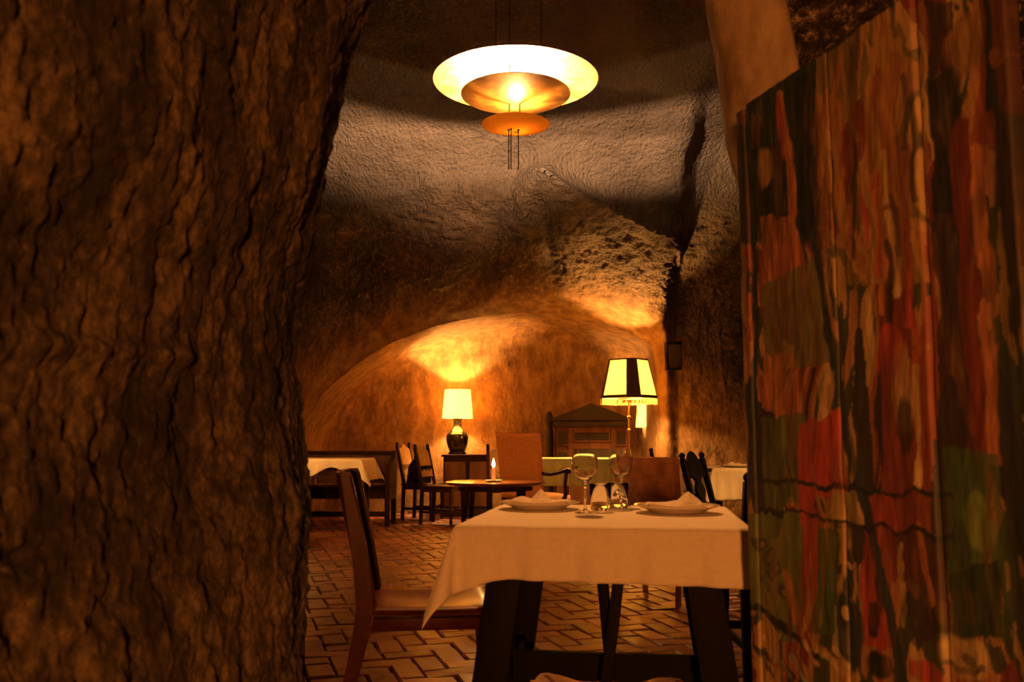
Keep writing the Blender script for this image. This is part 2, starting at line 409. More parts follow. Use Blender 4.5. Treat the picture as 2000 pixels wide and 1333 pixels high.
def cave_point(x, q):
    Y = np.interp(q, _qs, _Ys); z = np.interp(q, _qs, _Zs)
    return np.stack([x, Y, z], -1)
def rock_displace(P, rough, upper):
    p = P.reshape(-1, 3); r = rough.reshape(-1); u = upper.reshape(-1)
    big = fbm(p * 1.3, 3) * 0.09
    mid = ridged(p * np.array([5.5, 5.5, 4.0]) + fbm(p * 3, 2)[:, None] * 0.6, 3) * 0.034
    fin = fbm(p * np.array([19.0, 19, 15]), 4) * 0.036
    d = big * (0.35 + 0.65 * r) + (mid + fin) * (r * (1 - 0.8 * u) + 0.10)
    return d.reshape(P.shape[:2])

# alcove mouth (x, z), left foot to right foot
ARCH = [(-2.75, 0), (-2.72, 0.6), (-2.58, 1.15), (-2.28, 1.6), (-1.9, 1.93), (-1.5, 2.17), (-0.95, 2.38), (-0.4, 2.51), (0.15, 2.57), (0.6, 2.55), (1.05, 2.45), (1.4, 2.32), (1.66, 2.19), (1.745, 2.08), (1.76, 1.9), (1.76, 1.0), (1.76, 0.0)]
_a = np.array(ARCH, float); _al = np.concatenate([[0], np.cumsum(np.hypot(*np.diff(_a, axis=0).T))])
nS = 460
_s = np.linspace(0, _al[-1], nS)
AX = _smooth(np.interp(_s, _al, _a[:, 0]), 7); AZ = np.interp(_s, _al, _a[:, 1]); AZs = _smooth(AZ, 7); AZ = np.where((AZ > 0.1), AZs, AZ)
C0 = np.array([-0.3, 0.0])
dirx, dirz = AX - C0[0], AZ - C0[1]; rA = np.hypot(dirx, dirz); ux, uz = dirx / rA, dirz / rA
leftness = sm(0.6, -2.2, AX)                     # 1 on the soft left side
Y_BACK, Y_FRONT = 12.45, 10.9
rows = []; rgh = []
for f in np.linspace(0, 0.86, 70):               # rear wall
    bow = 0.25 * (f ** 3)
    rows.append(np.stack([C0[0] + ux * rA * f, np.full(nS, Y_BACK) - bow, C0[1] + uz * rA * f], -1)); rgh.append(np.zeros(nS))
for k in np.linspace(0.05, 1, 26):               # coved corner
    a = k * math.pi / 2
    f = 0.86 + 0.12 * math.sin(a); Y = Y_BACK - 0.16 - 0.42 * (1 - math.cos(a))
    rows.append(np.stack([C0[0] + ux * rA * f, np.full(nS, Y), uz * rA * f], -1)); rgh.append(np.zeros(nS))
for k in np.linspace(0.04, 1, 34):               # soffit
    f = 0.98 + 0.02 * k; Y = (Y_BACK - 0.58) + ((Y_FRONT + 0.10) - (Y_BACK - 0.58)) * k
    rows.append(np.stack([C0[0] + ux * rA * f, np.full(nS, Y), uz * rA * f], -1)); rgh.append(np.zeros(nS) + 0.06)
# outer wall: from the mouth out to the rectangle x in [-5,5], q in [0,Q_TOP]
XL, XR = -5.2, 5.2
tR = np.where(ux > 1e-6, (XR - C0[0]) / np.maximum(ux, 1e-6), np.where(ux < -1e-6, (XL - C0[0]) / np.minimum(ux, -1e-6), 1e9))
tT = np.where(uz > 1e-6, Q_TOP / np.maximum(uz, 1e-6), 1e9); rO = np.minimum(tR, tT)
for k in np.linspace(0, 1, 250) ** 1.25:
    edge = 0.05 + 0.22 * leftness
    rr = rA * 1.0 + (rO - rA) * k
    x = C0[0] + ux * rr; q = np.maximum(uz * rr, 0)
    P = cave_point(x, q); d = (rr - rA)
    soft = np.clip(1 - d / edge, 0, 1) ** 2                   # rounded lip of the arch
    fade = sm(0.0, 0.30, d)
    P[:, 1] -= relief(x, P[:, 2]) * (0.0 + 1.0 * sm(0.0, 0.25, d) + 0.0) ; P[:, 1] += soft * 0.10
    rows.append(P); rgh.append(sm(0.02, 0.22 + 0.5 * leftness[0], d) * (0.25 + 0.75 * sm(1.5, 2.5, P[:, 2] + 0.6 * (np.abs(x) > 2.6))))
WP = np.array(rows); WR = np.array(rgh)
WU = sm(3.55, 3.75, WP[:, :, 2] + 0.10 * vnoise(WP.reshape(-1, 3) * 2.5).reshape(WP.shape[:2]) - 0.25 * np.exp(-((WP[:, :, 0] + 0.3) / 0.6) ** 2) + 0.1)
disp = rock_displace(WP, WR, WU)
# displacement direction from grid normals
def grid_normals(P):
    du = np.gradient(P, axis=0); dv = np.gradient(P, axis=1); n = np.cross(du, dv)
    return n / np.maximum(np.linalg.norm(n, axis=-1, keepdims=True), 1e-9)
NW = grid_normals(WP); sgn = np.sign((NW * (np.array([0, 5.0, 1.5]) - WP)).sum(-1, keepdims=True)); sgn[sgn == 0] = 1
NW[:70] = (0, -1, 0); sgn[:70] = 1
WP = WP + NW * sgn * disp[..., None]
WP[..., 2] = np.where(WP[..., 2] < 0.02, -0.03, WP[..., 2])
struct(gridmesh('wall_back', WP, 'cave', attrs={'rough': WR, 'upper': WU}))
# vault
xs = np.linspace(XL, XR, 300); qs = np.linspace(Q_TOP - 0.05, _qs[-1], 190)
X, Qg = np.meshgrid(xs, qs); CP = cave_point(X.ravel(), Qg.ravel()).reshape(190, 300, 3)
fadeq = (1 - sm(Q_TOP, Q_TOP + 2.5, Qg))
CP[..., 1] -= relief(X, CP[..., 2]) * fadeq
CP[..., 2] -= 0.02 * X * X * sm(Q_TOP, Q_TOP + 1.5, Qg)
one = np.ones(X.shape); cd = rock_displace(CP, one * 0.9, one * 0.9)
CP[..., 2] -= cd
struct(gridmesh('ceiling', CP, 'cave', attrs={'rough': one * 0.9, 'upper': one}, flip=True))
# side walls
for nm, sx in (('wall_left', -1), ('wall_right', 1)):
    ys = np.linspace(2.5, 10.6, 200); zs = np.linspace(-0.03, 5.0, 120); Yg, Zg = np.meshgrid(ys, zs)
    Xg = sx * (4.6 - 0.10 * Zg ** 1.6 * 0.6 - 0.9 * np.exp(-((Yg - 2.5) / 1.2) ** 2))
    P = np.stack([Xg, Yg, Zg], -1); o1 = np.ones(Xg.shape)
    P[..., 0] -= sx * rock_displace(P, o1, o1 * 0)
    struct(gridmesh(nm, P, 'cave', attrs={'rough': o1, 'upper': o1 * 0}, flip=(sx > 0)))

# ---- the rock jamb on the left, close to the lens
zc = np.array([-0.1, 0.54, 0.85, 1.04, 1.24, 1.51, 1.86, 2.3, 2.9]); xc = np.array([-0.395, -0.405, -0.425, -0.455, -0.45, -0.40, -0.355, -0.29, -0.21])
nz, nu = 620, 620
zz = np.concatenate([np.linspace(-0.03, 0.4, 41)[:-1], np.linspace(0.4, 2.0, 520), np.linspace(2.0, 2.75, 61)[1:]])
def near_left():
    sec = np.array([(-0.62, -0.6), (-0.50, 0.0), (-0.40, 0.5), (-0.29, 0.9), (-0.17, 1.25), (-0.07, 1.52), (-0.01, 1.68), (0.0, 1.80), (-0.02, 1.98), (-0.10, 2.16), (-0.3, 2.30), (-0.9, 2.42), (-2.0, 2.5)])
    l = np.concatenate([[0], np.cumsum(np.hypot(*np.diff(sec, axis=0).T))]); t = np.concatenate([np.linspace(0, l[3] - 0.1, 41)[:-1], np.linspace(l[3] - 0.1, l[9], 500), np.linspace(l[9], l[-1], 81)[1:]])
    sx = _smooth(np.interp(t, l, sec[:, 0]), 15); sy = _smooth(np.interp(t, l, sec[:, 1]), 15)
    xe = np.interp(zz, zc, xc)
    P = np.zeros((nz, nu, 3)); P[..., 0] = xe[:, None] + sx[None]; P[..., 1] = sy[None] + 0.03 * (zz[:, None] - 1); P[..., 2] = zz[:, None]
    p = P.reshape(-1, 3)
    wq = 0.7 * fbm(p * 4, 2)[:, None]
    d = fbm(p * 2.2, 3) * 0.05 + fbm(p * np.array([17.0, 12, 5.0]) + wq, 4) * 0.020 + np.abs(fbm(p * np.array([26.0, 22, 9.0]) + wq, 3)) * 0.014 + fbm(p * np.array([60.0, 55, 34]), 4) * 0.011
    # chisel grooves
    g = np.zeros(len(p))
    for (x0, z0, x1, z1, w, dep) in [(-1.02, 0.62, -0.80, 0.80, 0.012, 0.03), (-0.80, 0.60, -0.62, 0.84, 0.010, 0.025), (-1.1, 1.08, -0.55, 1.12, 0.02, -0.02)]:
        ex, ez = x1 - x0, z1 - z0; L2 = ex * ex + ez * ez; tt = np.clip(((p[:, 0] - x0) * ex + (p[:, 2] - z0) * ez) / L2, 0, 1)
        dd = np.hypot(p[:, 0] - x0 - tt * ex, p[:, 2] - z0 - tt * ez); g -= dep * np.exp(-(dd / w) ** 2)
    d = (d + g).reshape(nz, nu)
    N = grid_normals(P); sg = np.sign((N * (np.array([-0.9, 2.0, 1.0]) - P)).sum(-1, keepdims=True)); sg[sg == 0] = 1
    return P - N * sg * d[..., None]
struct(gridmesh('wall_front_left', near_left(), 'near_rock'))

# ---- the dressed jamb and rough rock on the right, behind the open door
def near_right():
    sec = np.array([(1.6, 3.05), (0.5, 2.95), (0.12, 2.88), (0.02, 2.80), (-0.005, 2.68), (0.0, 2.62), (0.05, 2.58), (0.17, 2.555), (0.20, 2.56), (0.205, 2.68), (0.23, 2.74), (0.34, 2.72), (0.6, 2.62), (1.4, 2.45), (2.6, 2.2)])
    l = np.concatenate([[0], np.cumsum(np.hypot(*np.diff(sec, axis=0).T))]); t = np.linspace(0, l[-1], 420)
    sx = _smooth(np.interp(t, l, sec[:, 0]), 5); sy = _smooth(np.interp(t, l, sec[:, 1]), 5)
    zz2 = np.linspace(-0.03, 3.2, 330)
    xe = np.interp(zz2, [0, 0.8, 1.4, 1.93, 2.05, 2.4, 3.2], [0.84, 0.83, 0.78, 0.665, 0.655, 0.625, 0.54])
    P = np.zeros((330, 420, 3)); P[..., 0] = xe[:, None] + sx[None]; P[..., 1] = sy[None]; P[..., 2] = zz2[:, None]
    R = sm(0.19, 0.26, np.broadcast_to(sx[None], (330, 420))) * (np.broadcast_to(t[None], (330, 420)) > l[7])
    p = P.reshape(-1, 3); r = R.reshape(-1)
    d = fbm(p * 2.0, 2) * 0.03 + r * (ridged(p * 16, 3) * 0.040 + fbm(p * 40, 3) * 0.035) + (1 - r) * fbm(p * np.array([20.0, 20, 8]), 3) * 0.005
    N = grid_normals(P); sg = np.sign((N * (np.array([1.6, 2.8, 1.5]) - P)).sum(-1, keepdims=True)); sg[sg == 0] = 1
    return P - N * sg * d.reshape(330, 420)[..., None], R
_pr, _rr = near_right()
struct(gridmesh('wall_front_right', _pr, 'jamb', attrs={'rough': _rr}))

# ---- floor: herringbone terracotta
BL, BW, GAP, BT = 0.24, 0.12, 0.005, 0.03
fl = MB(); fl.box((0, 6.2, -0.045), (11.0, 14.0, 0.06), bev=0)
floor = struct(fl.build('floor', 'mortar', None, False))
def brick_data(l, w, h, b=0.008):
    V = []; x, y = l / 2, w / 2
    for (k, z) in ((0, -0.02), (0, h - b), (b, h)):
        V += [(-x + k, -y + k, z), (x - k, -y + k, z), (x - k, y - k, z), (-x + k, y - k, z)]
    Fq = []
    for r in (0, 4):
        for k in range(4): Fq.append((r + k, r + (k + 1) % 4, r + 4 + (k + 1) % 4, r + 4 + k))
    Fq.append((8, 9, 10, 11)); return V, Fq
BV, BF = brick_data(BL - GAP, BW - GAP, 0.0)
ALPHA = math.radians(17)
ca, sa = math.cos(ALPHA), math.sin(ALPHA)
spots = []
n_ = 75
# 2:1 herringbone lattice: horizontal brick at (k*W + j*2L...) stepping by (W,W)
for i in range(-n_, n_):
    for j in range(-n_, n_):
        # block basis: step (BW, BW) along the diagonal, (2*BL... ) across
        ox = i * BW + j * 2 * BL; oy = i * BW
        for kind in (0, 1):
            if kind == 0: cx, cy, a = ox + BL / 2, oy + BW / 2, 0.0
            else: cx, cy, a = ox + BL + BW / 2, oy + BW - BL + BL / 2, math.pi / 2
            X_, Y_ = cx * ca - cy * sa, cx * sa + cy * ca
            Y_ += 6.0
            if -4.6 < X_ < 4.6 and 1.3 < Y_ < 12.6: spots.append((X_, Y_, a + ALPHA))
def vis(X_, Y_):
    k = F_PX / Y_; px = 1000 + X_ * k; py = 860.5 + CAM_Z * k
    ok = 585 < px < 1470 and py < 1400
    hid = (930 < px < 1460 and 960 < py < 1120)
    return (k if ok else 0) * (0.3 if hid else 1)
spots.sort(key=lambda s: -vis(s[0], s[1]))
bme = bpy.data.meshes.new('brick'); bme.from_pydata(BV, [], BF); bme.update(); bme.materials.append(M['brick'])
for (X_, Y_, a) in spots[:300]:
    o = bpy.data.objects.new('brick', bme); COL.objects.link(o); o.parent = floor
    o.location = (X_, Y_, random.uniform(-0.004, 0.002)); o.rotation_euler = (random.gauss(0, 0.016), random.gauss(0, 0.022), a + random.gauss(0, 0.018))
V_ = []; F_ = []; T_ = []
for (X_, Y_, a) in spots[300:]:
    a2 = a + random.gauss(0, 0.012); c_, s_ = math.cos(a2), math.sin(a2); dz = random.uniform(-0.004, 0.002); tx, ty = random.gauss(0, .01), random.gauss(0, .01)
    n0 = len(V_); t = random.random()
    for (x, y, z) in BV: V_.append((X_ + x * c_ - y * s_, Y_ + x * s_ + y * c_, z + dz + x * tx + y * ty)); T_.append(t)
    F_ += [tuple(n0 + k for k in f) for f in BF]
fb = pyd('brick_field', V_, F_, 'brick', floor); fb['kind'] = 'stuff'
at2 = fb.data.attributes.new('tone', 'FLOAT', 'POINT'); at2.data.foreach_set('value', T_)

# ================================================================== THE PAINTED DOOR
D0 = Vector((0.600, 2.278, 0)); D1 = Vector((0.842, 1.458, 0)); DL = (D1 - D0).length; DH = 1.86
ddir = (D1 - D0).normalized(); dnorm = Vector((-ddir.y, ddir.x, 0))
if dnorm.x > 0: dnorm = -dnorm          # faces the passage (towards -x)
def door_uv(px, py):
    u = (px - 1000) / F_PX; v = (666.5 - py) / F_PX; c, s = math.cos(PITCH), math.sin(PITCH)
    d = Vector((u, c - s * v, s + c * v)); o = Vector((0, 0, CAM_Z))
    k = (D0 - o).dot(dnorm) / d.dot(dnorm); p = o + d * k
    return (p - D0).dot(ddir), p.z
CW, CH = 330, 640
tu = np.linspace(0, DL, CW); tw = np.linspace(0, DH, CH); TU, TW = np.meshgrid(tu, tw)
flat = np.stack([TU.ravel(), TW.ravel(), np.zeros(TU.size)], -1)
def lin(r, g, b): return np.array(srgb(r, g, b)[:3])
pal = [lin(52, 30, 24), lin(150, 52, 24), lin(176, 104, 44), lin(70, 62, 36), lin(190, 128, 62), lin(128, 30, 22), lin(60, 40, 44)]
nz1 = fbm(flat * np.array([16, 3.2, 1]) + 3 * fbm(flat * 4, 2)[:, None] * np.array([0.35, 0.3, 0]), 4)
nz2 = fbm(flat * np.array([9, 2.2, 1]) + 40, 3)
idx = np.clip(((nz1 + 0.55) / 1.1 * 5.2).astype(int), 0, 4); idx = np.where(nz2 > 0.28, 5, idx); idx = np.where(nz2 < -0.33, 6, idx)
canvas = np.array(pal)[idx].reshape(CH, CW, 3)
wob = (fbm(flat * np.array([22, 12, 1]) + 70, 3) * 0.018).reshape(CH, CW); wob2 = (fbm(flat * np.array([22, 12, 1]) + 170, 3) * 0.02).reshape(CH, CW)
tex = (fbm(flat * np.array([60, 9, 1]) + 11, 3)).reshape(CH, CW)
def blend(mask, col, op=0.85):
    global canvas
    c = np.array(col)[None, None] * (1 + 0.55 * tex[..., None]); m = np.clip(mask * op * (1 + 0.6 * tex), 0, 1)[..., None]
    canvas = canvas * (1 - m) + np.clip(c, 0, 1) * m
def stroke(pts, w, col, op=0.85):
    q = [door_uv(*p) for p in pts]; dist = np.full(TU.shape, 9.0)
    for (a, b), (c, d) in zip(q, q[1:]):
        ex, ez = c - a, d - b; L2 = ex * ex + ez * ez + 1e-9; t = np.clip(((TU + wob - a) * ex + (TW + wob2 - b) * ez) / L2, 0, 1)
        dist = np.minimum(dist, np.hypot(TU + wob - a - t * ex, TW + wob2 - b - t * ez))
    blend(1 - sm(w * 0.75, w * 1.15, dist), col, op)
def poly(pts, col, op=0.85):
    q = [door_uv(*p) for p in pts]; x, y = TU + wob, TW + wob2; ins = np.zeros(TU.shape, bool); n = len(q)
    for k in range(n):
        (x1, y1), (x2, y2) = q[k], q[(k + 1) % n]
        c = ((y1 > y) != (y2 > y)) & (x < (x2 - x1) * (y - y1) / (y2 - y1 + 1e-12) + x1); ins ^= c
    blend(ins.astype(float), col, op)
def blob(px, py, rx, ry, col, op=0.85):
    a, b = door_uv(px, py); c, _ = door_uv(px + rx, py); _, d = door_uv(px, py + ry)
    e = np.hypot((TU + wob - a) / abs(c - a), (TW + wob2 - b) / abs(d - b)); blend(1 - sm(0.8, 1.1, e), col, op)
K = lambda *a: lin(*a)
BLK, GRN, DGR, RED, DRD, ORG, OCH, TAN, BLU, MAR = K(26, 20, 16), K(66, 84, 34), K(34, 44, 24), K(178, 30, 20), K(116, 20, 16), K(190, 92, 30), K(182, 122, 40), K(206, 152, 84), K(40, 42, 56), K(58, 26, 28)
poly([(1436, 215), (1600, 110), (1600, 470), (1436, 480)], DGR, 0.8); poly([(1440, 300), (1590, 260), (1590, 480), (1440, 480)], BLK, 0.6)
blob(1500, 330, 16, 45, OCH, 0.6); stroke([(1535, 190), (1552, 300), (1556, 415)], 0.016, ORG); stroke([(1532, 200), (1540, 300)], 0.012, RED, 0.8)
stroke([(1575, 170), (1582, 450)], 0.020, BLK, 0.9)
poly([(1600, 110), (1700, 50), (1810, 0), (1815, 560), (1625, 560), (1590, 400)], OCH, 0.35)
for k in range(26):
    x = 1600 + 8.2 * k + random.uniform(-6, 6); y = random.uniform(120, 760); h = random.uniform(90, 260)
    stroke([(x, y), (x + 8, y + h * .5), (x + random.uniform(0, 16), y + h)], random.uniform(0.006, 0.013), random.choice([ORG, OCH, TAN, DRD, RED, MAR, BLK, ORG]), 0.7)
poly([(1812, 0), (1870, 0), (1895, 880), (1842, 880)], MAR, 0.9); poly([(1815, 150), (1880, 150), (1888, 420), (1822, 420)], BLK, 0.7)
blob(1885, 95, 48, 60, K(150, 84, 34), 0.8); blob(1950, 110, 14, 16, ORG, 0.9)
stroke([(1880, 250), (1895, 520), (1915, 890)], 0.022, DRD, 0.95); stroke([(1912, 300), (1930, 560), (1955, 900)], 0.014, ORG, 0.8)
stroke([(1960, 240), (1985, 620)], 0.02, K(70, 36, 34), 0.9)
poly([(1490, 430), (1560, 410), (1590, 560), (1495, 600)], ORG, 0.6); poly([(1495, 560), (1600, 500), (1640, 700), (1500, 720)], K(112, 92, 50), 0.75)
poly([(1495, 690), (1560, 690), (1570, 820), (1500, 800)], ORG, 0.7); poly([(1498, 820), (1580, 800), (1585, 990), (1498, 990)], K(96, 92, 44), 0.8)
poly([(1572, 830), (1650, 800), (1660, 960), (1565, 960)], RED, 0.85)
blob(1770, 760, 22, 90, TAN, 0.6); blob(1745, 690, 30, 60, RED, 0.6); blob(1775, 835, 14, 60, BLK, 0.8)
poly([(1850, 880), (1960, 890), (1985, 1260), (1860, 1240)], GRN, 0.75); blob(1915, 1020, 34, 60, K(120, 128, 44), 0.6); poly([(1860, 1120), (1950, 1100), (1960, 1250), (1870, 1250)], DGR, 0.8)
poly([(1455, 1000), (1570, 1010), (1575, 1180), (1555, 1260), (1455, 1160)], K(104, 104, 40), 0.85)
for (x, y) in ((1510, 1085), (1520, 1115), (1540, 1165), (1490, 1060)): blob(x, y, 14, 15, BLU, 0.7); blob(x + 2, y + 1, 7, 8, OCH, 0.5)
stroke([(1545, 1130), (1560, 1200)], 0.02, ORG, 0.7)
poly([(1570, 960), (1600, 960), (1600, 1150), (1572, 1150)], RED, 0.85); poly([(1602, 1030), (1640, 1030), (1642, 1230), (1602, 1230)], GRN, 0.8)
poly([(1634, 955), (1684, 958), (1690, 1022), (1622, 1018)], TAN, 0.8); poly([(1640, 1030), (1672, 1030), (1668, 1110), (1645, 1110)], OCH, 0.7)
poly([(1700, 960), (1750, 965), (1760, 1030), (1706, 1030)], RED, 0.75)
poly([(1690, 1030), (1725, 1040), (1760, 1262), (1700, 1262)], RED, 0.9); stroke([(1722, 1180), (1718, 1230)], 0.012, BLK, 0.8)
stroke([(1598, 470), (1628, 660), (1668, 880), (1706, 1030), (1740, 1180), (1776, 1340)], 0.017, BLU, 0.95)
poly([(1760, 1030), (1850, 1040), (1860, 1240), (1790, 1260)], MAR, 0.8); stroke([(1772, 1060), (1776, 1220)], 0.006, TAN, 0.7); stroke([(1810, 1040), (1830, 1180)], 0.010, ORG, 0.7)
stroke([(1668, 1080), (1668, 1150)], 0.017, BLU, 0.95); blob(1668, 1235, 32, 80, BLU, 0.95); blob(1660, 1200, 6, 14, TAN, 0.8); stroke([(1640, 1190), (1640, 1300)], 0.005, K(150, 140, 100), 0.6); blob(1668, 1095, 10, 6, TAN, 0.8)
blob(1890, 1285, 46, 44, TAN, 0.85); blob(1893, 1282, 14, 12, BLK, 0.8); stroke([(1860, 1300), (1925, 1305)], 0.006, BLU, 0.7); blob(1820, 1320, 36, 28, RED, 0.85); blob(1730, 1300, 26, 30, BLK, 0.8)
stroke([(1456, 1160), (1520, 1215), (1600, 1270), (1650, 1280)], 0.009, BLK, 0.9); stroke([(1456, 1265), (1520, 1290), (1580, 1333)], 0.008, BLK, 0.85)
for k in range(14):
    x = 1455 + 14 * k; y = 1230 + random.uniform(0, 70); stroke([(x, y), (x + 30, y + 40)], 0.008, random.choice([TAN, OCH, ORG, BLU, RED, K(150, 140, 110)]), 0.7)
stroke([(1460, 940), (1600, 946), (1700, 953), (1860, 972)], 0.005, BLK, 0.9); stroke([(1480, 998), (1600, 1008), (1700, 1024), (1860, 1050)], 0.005, BLK, 0.9)
stroke([(1458, 480), (1462, 940)], 0.016, K(140, 96, 40), 0.85); stroke([(1478, 300), (1484, 940)], 0.012, DGR, 0.98)
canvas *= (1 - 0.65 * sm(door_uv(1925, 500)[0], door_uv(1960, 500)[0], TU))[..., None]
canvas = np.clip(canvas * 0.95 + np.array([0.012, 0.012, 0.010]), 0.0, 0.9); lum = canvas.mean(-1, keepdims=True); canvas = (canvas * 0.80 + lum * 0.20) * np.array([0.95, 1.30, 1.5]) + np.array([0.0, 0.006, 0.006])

door = MB()
for zb in (0.35, 1.45): door.box((DL / 2, 0.045, zb), (DL - 0.04, 0.03, 0.14), bev=0.004)
door = struct(door.build('door_1', 'wood_dark', None)); door.location = D0
door.rotation_euler = (0, 0, math.atan2(ddir.y, ddir.x))
# local frame: x along leaf, y = left-hand normal
ln = Vector((-math.sin(door.rotation_euler.z), math.cos(door.rotation_euler.z), 0)); SIDE = 1 if ln.dot(dnorm) > 0 else -1
if SIDE > 0:
    for v in door.data.vertices: v.co.y = -v.co.y
seams = [0.0] + [door_uv(px, 600)[0] for px in (1474, 1640, 1818)] + [DL]
tops = [1.835, 1.845, 1.85, 1.86]
for k in range(4):
    a, b = seams[k] + 0.001, seams[k + 1] - 0.001
    nu2, nw2 = max(8, int((b - a) / 0.0028)), 620
    us = np.linspace(a, b, nu2); ws = np.linspace(0.01, tops[k], nw2)
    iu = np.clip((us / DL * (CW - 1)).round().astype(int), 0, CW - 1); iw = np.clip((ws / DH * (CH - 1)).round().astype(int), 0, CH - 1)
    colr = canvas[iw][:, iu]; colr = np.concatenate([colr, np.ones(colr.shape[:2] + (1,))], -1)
    UU, WW = np.meshgrid(us, ws); f2 = np.stack([UU.ravel(), WW.ravel(), np.full(UU.size, 5.0)], -1)
    dep = 0.010 + (fbm(f2 * np.array([50, 12, 1]), 3) * 0.0025 + fbm(f2 * 4, 2) * 0.004).reshape(UU.shape) + (0.004 if k == 0 else 0) - (0.008 if k == 3 else 0)
    eu = np.minimum(UU - a, b - UU); dep -= 0.006 * np.clip(1 - eu / 0.006, 0, 1) ** 2
    # close the plank: front grid, then edges wrapped to the back
    front = np.stack([UU, SIDE * dep, WW], -1)
    def ring(G, C, axis, pos):
        e = np.take(G, [pos], axis=axis).copy(); e[..., 1] = -SIDE * 0.028; c = np.take(C, [pos], axis=axis); return e, c
    e, c = ring(front, colr, 1, 0); e2, c2 = ring(front, colr, 1, -1)
    G = np.concatenate([e, front, e2], 1); Cc = np.concatenate([c, colr, c2], 1)
    e, c = ring(G, Cc, 0, 0); e2, c2 = ring(G, Cc, 0, -1)
    G = np.concatenate([e, G, e2], 0); Cc = np.concatenate([c, Cc, c2], 0)
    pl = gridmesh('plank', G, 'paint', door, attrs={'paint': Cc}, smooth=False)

# ================================================================== PENDANT
YP = 6.3
pc = at(1007, 145, YP); z2 = at(1007, 184, YP).z; z3 = at(1006, 243, YP).z
pend = thing('pendant_lamp', 'large gilded pendant lamp of three stacked round discs hanging from the vault', 'lamp', (pc.x, YP, 0))
def dish(R, zr, depth, th=0.006, n=96, rim=0.0, dip=None):
    m = MB(); pr = []
    for k in range(13):
        f = k / 12; pr.append((R * f, zr - depth * (1 - f ** 2.2)))
    low = [(0, zr - depth - th)] + [(r, z - th) for r, z in pr[1:]]
    m.lathe([(0, pr[0][1])] + pr[1:] + [(R, zr - th)] + low[::-1][1:], n)
    if dip:
        for v in m.bm.verts:
            a = math.atan2(v.co.y, v.co.x); r = math.hypot(v.co.x, v.co.y) / R
            v.co.z -= dip[1] * math.exp(-((a - dip[0]) / dip[2]) ** 2) * r ** 6
    return m
s1 = 321 / F_PX * (YP * math.cos(PITCH) + (pc.z - CAM_Z) * math.sin(PITCH)) / 2
R1, R2, R3 = s1, s1 * 213 / 321, s1 * 131 / 321
d1 = dish(R1, pc.z - 0.045, -0.045).build('disc', 'gilt', pend, ang=60)
d2 = dish(R2, z2, 0.060, n=144, dip=(math.radians(76), 0.030, 0.16)).build('disc', 'gilt', pend, ang=60)
d3 = dish(R3, z3, 0.040, 0.003).build('disc', 'disc_low', pend, ang=60)
for (x, y) in ((-0.05, 0.0), (-0.033, -0.02), (0.02, -0.005)):
    MB().tube([(x, y, z3 - 0.035), (x, y, z3 - 0.34)], 0.0035, 6).build('rod', 'iron', pend)
    MB().lathe([(0, -0.012), (0.008, -0.008), (0.009, 0.0), (0.006, 0.010), (0, 0.011)], 12, (x, y, z3 - 0.04)).build('nut', 'iron', pend)
for (x, y) in ((-0.045, 0.02), (0.03, 0.02)):
    MB().tube([(x, y, z3), (x, y, z2)], 0.006, 8).build('spacer_rod', 'brass', pend)
for a in (0.3, 2.4, 4.5):
    MB().tube([(0.2 * math.cos(a), 0.2 * math.sin(a), z2 - 0.02), (0.2 * math.cos(a), 0.2 * math.sin(a), 4.93)], 0.003, 6).build('suspension_wire', 'iron', pend)
def lampholder(x, y, z, h=0.03):
    MB().lathe([(0, 0), (0.018, 0), (0.018, h), (0.012, h + 0.004), (0, h + 0.004)], 16, (x, y, z)).build('lamp_holder', 'brass', pend)
PB = [(-0.22, 0.12), (0.13, 0.21)]
for (x, y) in PB:
    f = math.hypot(x, y) / R2; zb = z2 - 0.060 * (1 - f ** 2.2)
    point('pendant_bulb', (x, y, zb + 0.020), P_PEND, (1.0, 0.53, 0.24), 0.012, pend); lampholder(x, y, zb - 0.004, 0.004)
point('pendant_bulb', (0.01, 0.05, z3 + 0.000), P_PEND_LOW, (1.0, 0.58, 0.22), 0.012, pend); lampholder(0.01, 0.05, z3 - 0.040, 0.015)

